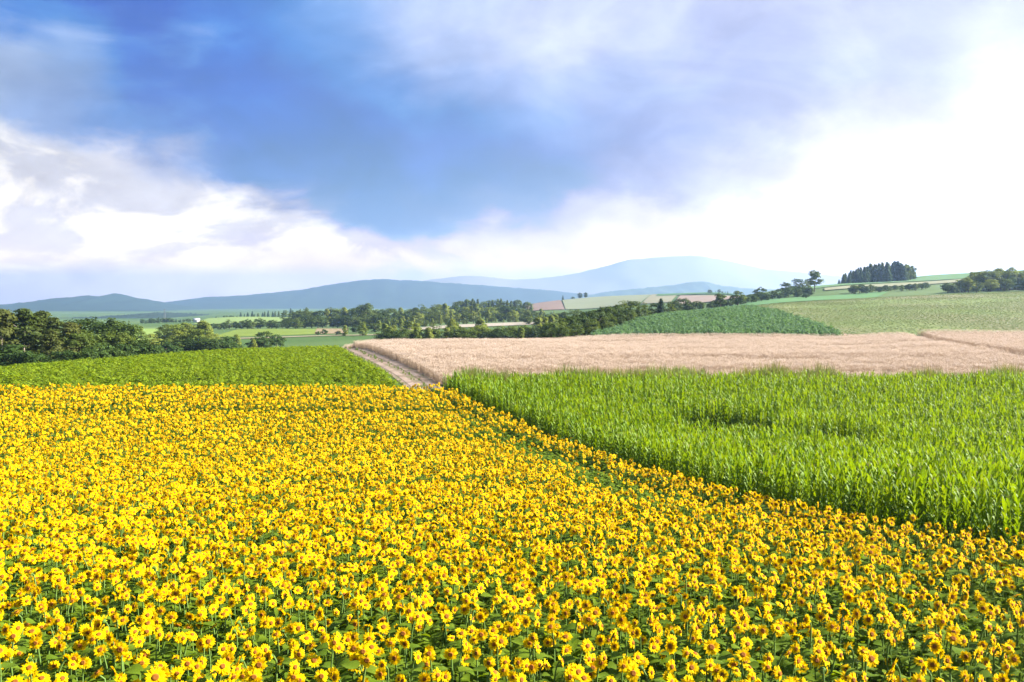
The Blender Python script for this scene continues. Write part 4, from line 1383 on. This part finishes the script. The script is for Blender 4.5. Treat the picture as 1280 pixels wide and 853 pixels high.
tree(181, 427, 146, 'bush', 'dark bush at the right end of the dark round trees', G1, .9, sink=.3)
tree(192, 430.5, 150, 'bush', 'smallest dark bush trailing off right of the dark trees', G1, .8, sink=.3)
tree(176, 408.5, 400, 'young', 'pale feathery young tree just right of the dark round trees', None, 1.3)
tree(190, 417, 260, 'lightbroad', 'pale round tree standing beside the tan bare patch', None, 1.0)
tree(192, 399.5, 1000, 'round', 'brownish round tree against the dark wooded hill', None, 1.0)

G2 = 'trees of the valley clump behind the bean crest'
V2 = [(201, 412, 330, 'mid'), (208, 406, 335, 'mid'), (217, 405, 325, 'lightbroad'), (227, 404, 330, 'lightbroad'), (237, 405, 322, 'lightbroad'), (252, 402, 320, 'young'), (258, 405, 318, 'young'), (224, 413, 275, 'lightbroad'), (231, 412, 280, 'young'), (240, 412, 272, 'lightbroad'), (249, 411, 270, 'lightbroad'), (261, 412, 272, 'young'), (266, 417, 262, 'lightbroad'), (214, 421, 250, 'mid'), (226, 422, 246, 'broad'), (238, 422, 246, 'broad'), (250, 421, 246, 'broad'), (262, 423, 246, 'broad'), (279, 419, 255, 'bush'), (272, 424, 248, 'bush'), (205, 426, 236, 'bush')]
for k, a in enumerate(sorted(V2)):
    tree(a[0], a[1], a[2], a[3], '%s in the valley clump behind the bean crest, %s from left' % ({'broad': 'dark tree', 'mid': 'green tree', 'young': 'light green slender tree', 'lightbroad': 'light green round tree', 'bush': 'low bush'}[a[3]], ordinal(k + 1)), G2, 1.05 if a[3] != 'young' else 1.5)
tree(296, 419.5, 268, 'young', 'small light green tree standing alone before the valley road', None, 1.3)
tree(317, 425, 262, 'young', 'tiny light green tree at the bean crest', None, 1.2)
tree(330, 414.5, 290, 'broad', 'single dark round tree at the valley road', None, 1.15)
tree(322, 421, 285, 'bush', 'bush left of the single dark round tree by the road', None, 1.0)
tree(345, 418, 300, 'bush', 'bush right of the single dark round tree by the road', None, .9)
tree(288, 426.5, 250, 'bush', 'low bush on the bean crest right of the valley clump', None, .9)
tree(405, 411.5, 420, 'bush', 'small bush on the tan stubble field', None, 1.0)
tree(397, 414, 412, 'bush', 'smaller bush at the left corner of the stubble field', None, .8)
tree(423, 413.5, 405, 'bush', 'small bush at the right corner of the stubble field', None, .8)


def belt(x0, x1, tops, Y0, Y1, n, kinds, noun, place, group, wide=1.0, jit=2.0, seed=1):
    g = random.Random(seed)
    its = []
    for k in range(n):
        t = (k + .5) / n
        px = x0 + (x1 - x0) * t + g.uniform(-.35, .35) * (x1 - x0) / n
        tp = np.interp(px, [p for p, _ in tops], [q for _, q in tops]) + g.uniform(-jit * .6, jit)
        its.append((px, tp, Y0 + (Y1 - Y0) * t + g.uniform(-.03, .03) * Y0, g.choice(kinds)))
    for k, (px, tp, Y, kd) in enumerate(sorted(its)):
        tree(px, tp, Y, kd, '%s %s, %s from left' % (noun, place, ordinal(k + 1)), group, wide * g.uniform(.85, 1.2))


belt(264, 384, [(264, 403), (305, 400), (330, 398), (384, 400)], 560, 580, 18, ['broad', 'broad', 'mid'], 'dark tree', 'in the belt above the yellow green field', 'trees in the belt above the yellow green field', 1.1, 3, 11)
belt(356, 560, [(356, 389), (385, 387), (430, 385), (460, 386), (500, 386), (560, 381)], 690, 640, 26, ['broad', 'mid', 'mid', 'young'], 'green tree', 'in the back row of the long valley wood', 'trees in the back row of the long valley wood', 1.1, 3, 12)
tree(457, 379.5, 600, 'mid', 'tall round tree rising above the long valley wood', None, .9)
belt(358, 548, [(358, 395), (400, 396), (450, 393), (548, 390)], 600, 560, 22, ['broad', 'broad', 'mid'], 'dark tree', 'on the shaded front of the long valley wood', 'trees on the shaded front of the long valley wood', 1.1, 3, 13)
belt(568, 666, [(568, 378), (590, 375), (640, 375.5), (666, 379)], 800, 790, 24, ['larch', 'larch', 'mid'], 'pale conifer', 'along the skyline of the valley wood', 'conifers along the skyline of the valley wood', 1.0, 3, 14)
belt(545, 694, [(545, 384), (580, 380), (620, 381), (660, 385), (694, 392)], 690, 640, 22, ['mid', 'lightbroad', 'broad', 'young'], 'mixed green tree', 'under the skyline conifers', 'mixed trees under the skyline conifers', 1.15, 4, 15)
belt(500, 692, [(500, 395), (560, 391), (640, 390), (692, 394)], 570, 530, 22, ['mid', 'young', 'lightbroad', 'young'], 'sunlit tree', 'above the whitish strip', 'sunlit trees above the whitish strip', 1.2, 4, 16)
belt(540, 690, [(540, 400), (600, 398), (690, 396)], 515, 505, 18, ['mid', 'young', 'mid'], 'light green tree', 'on the upper edge of the whitish strip', 'light green trees on the edge of the whitish strip', 1.2, 2, 17)
belt(430, 545, [(430, 408), (455, 402), (475, 401), (500, 398), (545, 398)], 440, 470, 14, ['mid', 'broad', 'young'], 'green tree', 'between the stubble field and the whitish strip', 'green trees right of the stubble field', 1.15, 3, 18)
for k, a in enumerate([(431, 407, 395), (454, 404, 390), (481, 405.5, 330), (487, 409, 325), (492, 408, 328), (512, 403, 330), (520, 404.5, 335), (565, 401, 318), (571, 405, 322), (600, 400, 318), (606, 406, 320), (672, 398.5, 300), (680, 397, 310), (689, 395.5, 345), (694, 394.5, 350)]):
    tree(a[0], a[1], a[2], 'young', 'light green slender young tree in front of the valley woods, %s from left' % ordinal(k + 1), 'slender young trees before the valley woods', 1.45)
belt(470, 702, [(470, 415), (500, 411), (560, 410), (620, 409), (702, 407)], 262, 250, 30, ['mid', 'broad', 'broad', 'young'], 'tree', 'in the dark row just beyond the wheat crest', 'trees in the row just beyond the wheat crest', 1.15, 3, 19)
belt(640, 725, [(640, 396), (690, 393), (725, 387)], 480, 430, 9, ['mid', 'broad'], 'green tree', 'behind the big bush clump left end', 'trees behind the left end of the big clump', 1.1, 3, 25)
G5 = 'trees of the big dark clump beside the teal crop'
for k, a in enumerate([(691, 404, 168), (703, 398, 170), (714, 394, 174), (724, 391, 178), (735, 388.5, 182), (746, 385.5, 186), (757, 383, 190), (768, 381, 196), (780, 377.5, 200), (792, 376, 204), (803, 379, 208), (722, 402, 162), (744, 399, 170), (765, 393, 180), (700, 408, 160), (785, 387, 194)]):
    pass
BIG = sorted([(689, 404, 166), (699, 399, 170), (712, 395, 174), (724, 391.5, 178), (735, 388.5, 182), (746, 385.5, 186), (757, 383, 190), (768, 381, 196), (780, 377.5, 200), (792, 376, 204), (803, 379.5, 208), (720, 404, 160), (741, 400, 168), (760, 394, 178), (702, 409, 157), (784, 386, 192), (775, 391, 184)])
for k, a in enumerate(BIG):
    tree(a[0], a[1], a[2], ['broad', 'mid', 'broad'][k % 3], 'green tree in the big dark clump beside the teal crop, %s from left' % ordinal(k + 1), G5, 1.05)
tree(826, 373.5, 236, 'conifer', 'dark pointed conifer right of the big clump', None, 1.6)
tree(819, 379, 240, 'broad', 'dark tree left of the pointed conifer', None, 1.1)
tree(836, 378, 244, 'mid', 'lighter tree touching the pointed conifer on its right', None, .95)
tree(843, 375, 330, 'broad', 'bluish tree behind the teal crop crest, left of three', None, 1.0)
tree(852, 373, 340, 'broad', 'bluish tree behind the teal crop crest, middle of three', None, 1.0)
tree(862, 375.5, 335, 'broad', 'bluish tree behind the teal crop crest, right of three', None, 1.0)
tree(873, 375.5, 345, 'bush', 'small bush before the salmon field strip', None, .9)
tree(900.5, 367.5, 330, 'round', 'lone round tree on the crest, left of a pair', None, 1.0)
tree(922.5, 363.5, 345, 'round', 'lone round tree on the crest, right of a pair', None, 1.0)
belt(884, 1015, [(884, 376), (920, 373), (940, 368), (965, 364), (990, 358), (1015, 358)], 335, 440, 20, ['bush', 'bush', 'broad'], 'bluish bush', 'in the hedge climbing to the lone tree', 'bushes of the hedge climbing to the lone tree', .85, 2, 20)
tree(950, 358, 420, 'broad', 'bluish tree rising from the middle of the climbing hedge', None, 1.0)
tree(982, 352.5, 450, 'broad', 'bluish tree rising near the top of the climbing hedge', None, .9)
tree(997, 348.5, 460, 'broad', 'bluish tree just left of the lone tree on the skyline', None, 1.0)
tree(1006, 351, 465, 'mid', 'small tree tucked under the lone skyline tree', None, .9)
tree(1017.5, 338.5, 470, 'round', 'lone spreading tree standing above the hedge on the skyline', None, .8)
tree(1007, 366, 395, 'bush', 'single round bush on the green strip', None, 1.0)
tree(725, 365.5, 1050, 'broad', 'tiny far tree on the pale hill crest, left of a pair', None, .8)
tree(732, 365.5, 1052, 'broad', 'tiny far tree on the pale hill crest, right of a pair', None, .8)
tree(716, 371, 1040, 'bush', 'tiny far bush beside the pair on the pale hill', None, 1.0)
tree(703.5, 369.5, 1040, 'conifer', 'tiny pointed tree at the corner of the pink far field', None, 1.0)
belt(884, 912, [(884, 363), (895, 362), (912, 364)], 960, 950, 7, ['broad', 'conifer'], 'tiny far tree', 'on the crest above the salmon field', 'tiny trees on the crest above the salmon field', .9, 2, 26)

TOPW = [(1044, 350), (1055, 343), (1065, 338), (1075, 335), (1085, 331.5), (1095, 329.5), (1105, 328), (1118, 328), (1128, 329), (1136, 330.5), (1142, 336)]
belt(1047, 1139, TOPW, 590, 600, 24, ['conifer', 'conifer', 'larch'], 'conifer', 'in the front of the dark hilltop wood', 'conifers in the front of the hilltop wood', 1.25, 4, 21)
belt(1050, 1141, TOPW, 612, 622, 20, ['conifer', 'larch'], 'conifer', 'at the back of the dark hilltop wood', 'conifers at the back of the hilltop wood', 1.25, 2, 22)
tree(1129, 330.5, 596, 'mid', 'loose round topped tree near the right end of the hilltop wood', None, .8)
tree(1137, 333, 598, 'mid', 'loose tree at the right end of the hilltop wood', None, .8)
belt(1060, 1160, [(1060, 357), (1075, 355), (1090, 357), (1098, 361), (1104, 355), (1130, 357), (1145, 353), (1152, 352), (1160, 356)], 425, 440, 16, ['bush', 'mid', 'bush'], 'bluish bush', 'in the row under the hilltop field', 'bushes in the row under the hilltop field', .9, 2, 23)
belt(1198, 1330, [(1198, 349), (1210, 343), (1222, 340), (1250, 337), (1258, 335), (1280, 338), (1330, 340)], 385, 400, 24, ['young', 'lightbroad', 'mid', 'lightbroad'], 'pale green tree', 'in the hazy wood at the right edge', 'trees in the hazy wood at the right edge', 1.15, 4, 24)
belt(1200, 1330, [(1200, 352), (1250, 346), (1330, 346)], 372, 380, 16, ['mid', 'lightbroad', 'bush'], 'low hazy tree', 'along the foot of the wood at the right edge', 'low trees along the foot of the right wood', 1.1, 3, 27)
tree(1184, 353.5, 372, 'bush', 'small bush left of the hazy wood, farther from it', None, .9)
tree(1192, 356, 372, 'bush', 'small bush left of the hazy wood, nearer to it', None, .8)
belt(300, 386, [(300, 392), (330, 388), (350, 387), (386, 386)], 1250, 1230, 20, ['conifer', 'larch'], 'faint conifer', 'in the far row under the blue ridge', 'faint conifers in the far row under the blue ridge', 1.2, 3, 28)
belt(268, 320, [(268, 396), (320, 394)], 1180, 1180, 12, ['broad', 'mid'], 'faint tree', 'in the far hedge beyond the pale field', 'faint trees in the far hedge', 1.3, 2, 29)
belt(176, 246, [(176, 399), (200, 397), (246, 400)], 930, 960, 20, ['broad', 'conifer', 'broad'], 'dark tree', 'in the far wood under the left mountains', 'dark trees in the far wood under the left mountains', 1.3, 2, 30)


# ------------------------------------------------------------------ small buildings and masts far off
def far_shed(px, Y, w, h, label):
    x, y = gx(px, Y); z = float(HZ(x, y)) - .3
    t = link(bpy.data.objects.new('farm_shed', None)); t.location = (x, y, z); t.rotation_euler = (0, 0, .5)
    tag(t, label, 'shed')
    mb = MB(); d = w * .6
    P = [(-w/2, -d/2, 0), (w/2, -d/2, 0), (w/2, d/2, 0), (-w/2, d/2, 0), (-w/2, -d/2, h), (w/2, -d/2, h), (w/2, d/2, h), (-w/2, d/2, h), (-w/2, 0, h * 1.5), (w/2, 0, h * 1.5)]
    mb.add(P, [(0, 1, 5, 4), (1, 2, 6, 9, 5), (2, 3, 7, 6), (3, 0, 4, 8, 7)])
    link(bpy.data.objects.new('wall', mb.mesh('wall', [plain_mat('white_wall', (.8, .79, .76))])), t)
    rf = MB(); e = .35
    A = [(-w/2 - e, -d/2 - e, h - .1), (w/2 + e, -d/2 - e, h - .1), (w/2 + e, 0, h * 1.5 + .15), (-w/2 - e, 0, h * 1.5 + .15), (w/2 + e, d/2 + e, h - .1), (-w/2 - e, d/2 + e, h - .1)]
    B = [(a, b, c + .14) for a, b, c in A]
    rf.add(A + B, [(0, 1, 2, 3), (3, 2, 4, 5), (6, 9, 8, 7), (9, 11, 10, 8), (0, 6, 7, 1), (5, 4, 10, 11), (1, 7, 8, 2), (2, 8, 10, 4), (3, 9, 6, 0), (5, 11, 9, 3)])
    link(bpy.data.objects.new('roof', rf.mesh('roof', [plain_mat('pale_roof', (.72, .72, .74))])), t)
    dr = MB(); dr.add([(-w*.15, -d/2 - .05, 0), (w*.15, -d/2 - .05, 0), (w*.15, -d/2 - .05, h*.75), (-w*.15, -d/2 - .05, h*.75), (-w*.15, -d/2 + .02, 0), (w*.15, -d/2 + .02, 0), (w*.15, -d/2 + .02, h*.75), (-w*.15, -d/2 + .02, h*.75)], [(0, 1, 2, 3), (0, 4, 5, 1), (1, 5, 6, 2), (2, 6, 7, 3), (3, 7, 4, 0)])
    link(bpy.data.objects.new('door', dr.mesh('door', [plain_mat('grey_door', (.4, .4, .42))])), t)


far_shed(245.5, 900, 6.0, 2.6, 'tiny white farm shed far off below the blue mountain')


def pylon(px, top, Y, label):
    x, y = gx(px, Y); z = float(HZ(x, y)) - .3; h = zr(px, top, Y) - z
    t = link(bpy.data.objects.new('power_pylon', None)); t.location = (x, y, z); tag(t, label, 'pylon')
    m = plain_mat('galvanised_steel', (.3, .31, .33), None, .5)
    for sx, sy in ((-1, -1), (1, -1), (1, 1), (-1, 1)):
        mb = MB(); mb.tube([(sx * 1.3, sy * 1.3, 0), (sx * .25, sy * .25, h)], [.12, .08], 4)
        link(bpy.data.objects.new('leg', mb.mesh('leg', [m])), t)
    br = MB()
    for k in range(6):
        z0, z1 = h * k / 6, h * (k + 1) / 6
        a, b = 1.3 - 1.05 * k / 6, 1.3 - 1.05 * (k + 1) / 6
        for (p, q) in (((-a, -a), (b, -b)), ((a, -a), (b, b)), ((a, a), (-b, b)), ((-a, a), (-b, -b))):
            br.tube([(*p, z0), (*q, z1)], [.06, .06], 3)
    link(bpy.data.objects.new('bracing', br.mesh('bracing', [m])), t)
    for k, zz in enumerate((.72, .84, .95)):
        mb = MB(); mb.tube([(-2.6 + .4 * k, 0, h * zz), (2.6 - .4 * k, 0, h * zz)], [.1, .1], 4)
        link(bpy.data.objects.new('cross_arm', mb.mesh('cross_arm', [m])), t)


pylon(206, 386.5, 1010, 'thin grey power pylon before the blue ridge')


# ------------------------------------------------------------------ haze
def haze(density, top, bottom, half):
    mb = MB()
    x0, x1, y0, y1 = -half, half, -half, half
    mb.add([(x0, y0, bottom), (x1, y0, bottom), (x1, y1, bottom), (x0, y1, bottom), (x0, y0, top), (x1, y0, top), (x1, y1, top), (x0, y1, top)],
           [(0, 3, 2, 1), (4, 5, 6, 7), (0, 1, 5, 4), (1, 2, 6, 5), (2, 3, 7, 6), (3, 0, 4, 7)])
    m, t = new_mat('haze_air')
    v = t.new('ShaderNodeVolumePrincipled')
    v.inputs['Color'].default_value = (0.45, 0.65, 1.0, 1)
    v.inputs['Density'].default_value = density
    v.inputs['Density Attribute'].default_value = ''
    v.inputs['Temperature Attribute'].default_value = ''
    v.inputs['Anisotropy'].default_value = 0.6
    o = t.new('ShaderNodeOutputMaterial')
    t.l.new(v.outputs[0], o.inputs['Volume'])
    try:
        m.cycles.homogeneous_volume = True
    except Exception:
        pass
    b = link(bpy.data.objects.new('haze', mb.mesh('haze', [m])))
    tag(b, 'thin pale air haze over the whole landscape', 'haze', None, 'stuff')


haze(HAZE_D, HAZE_TOP, -40, 12900)
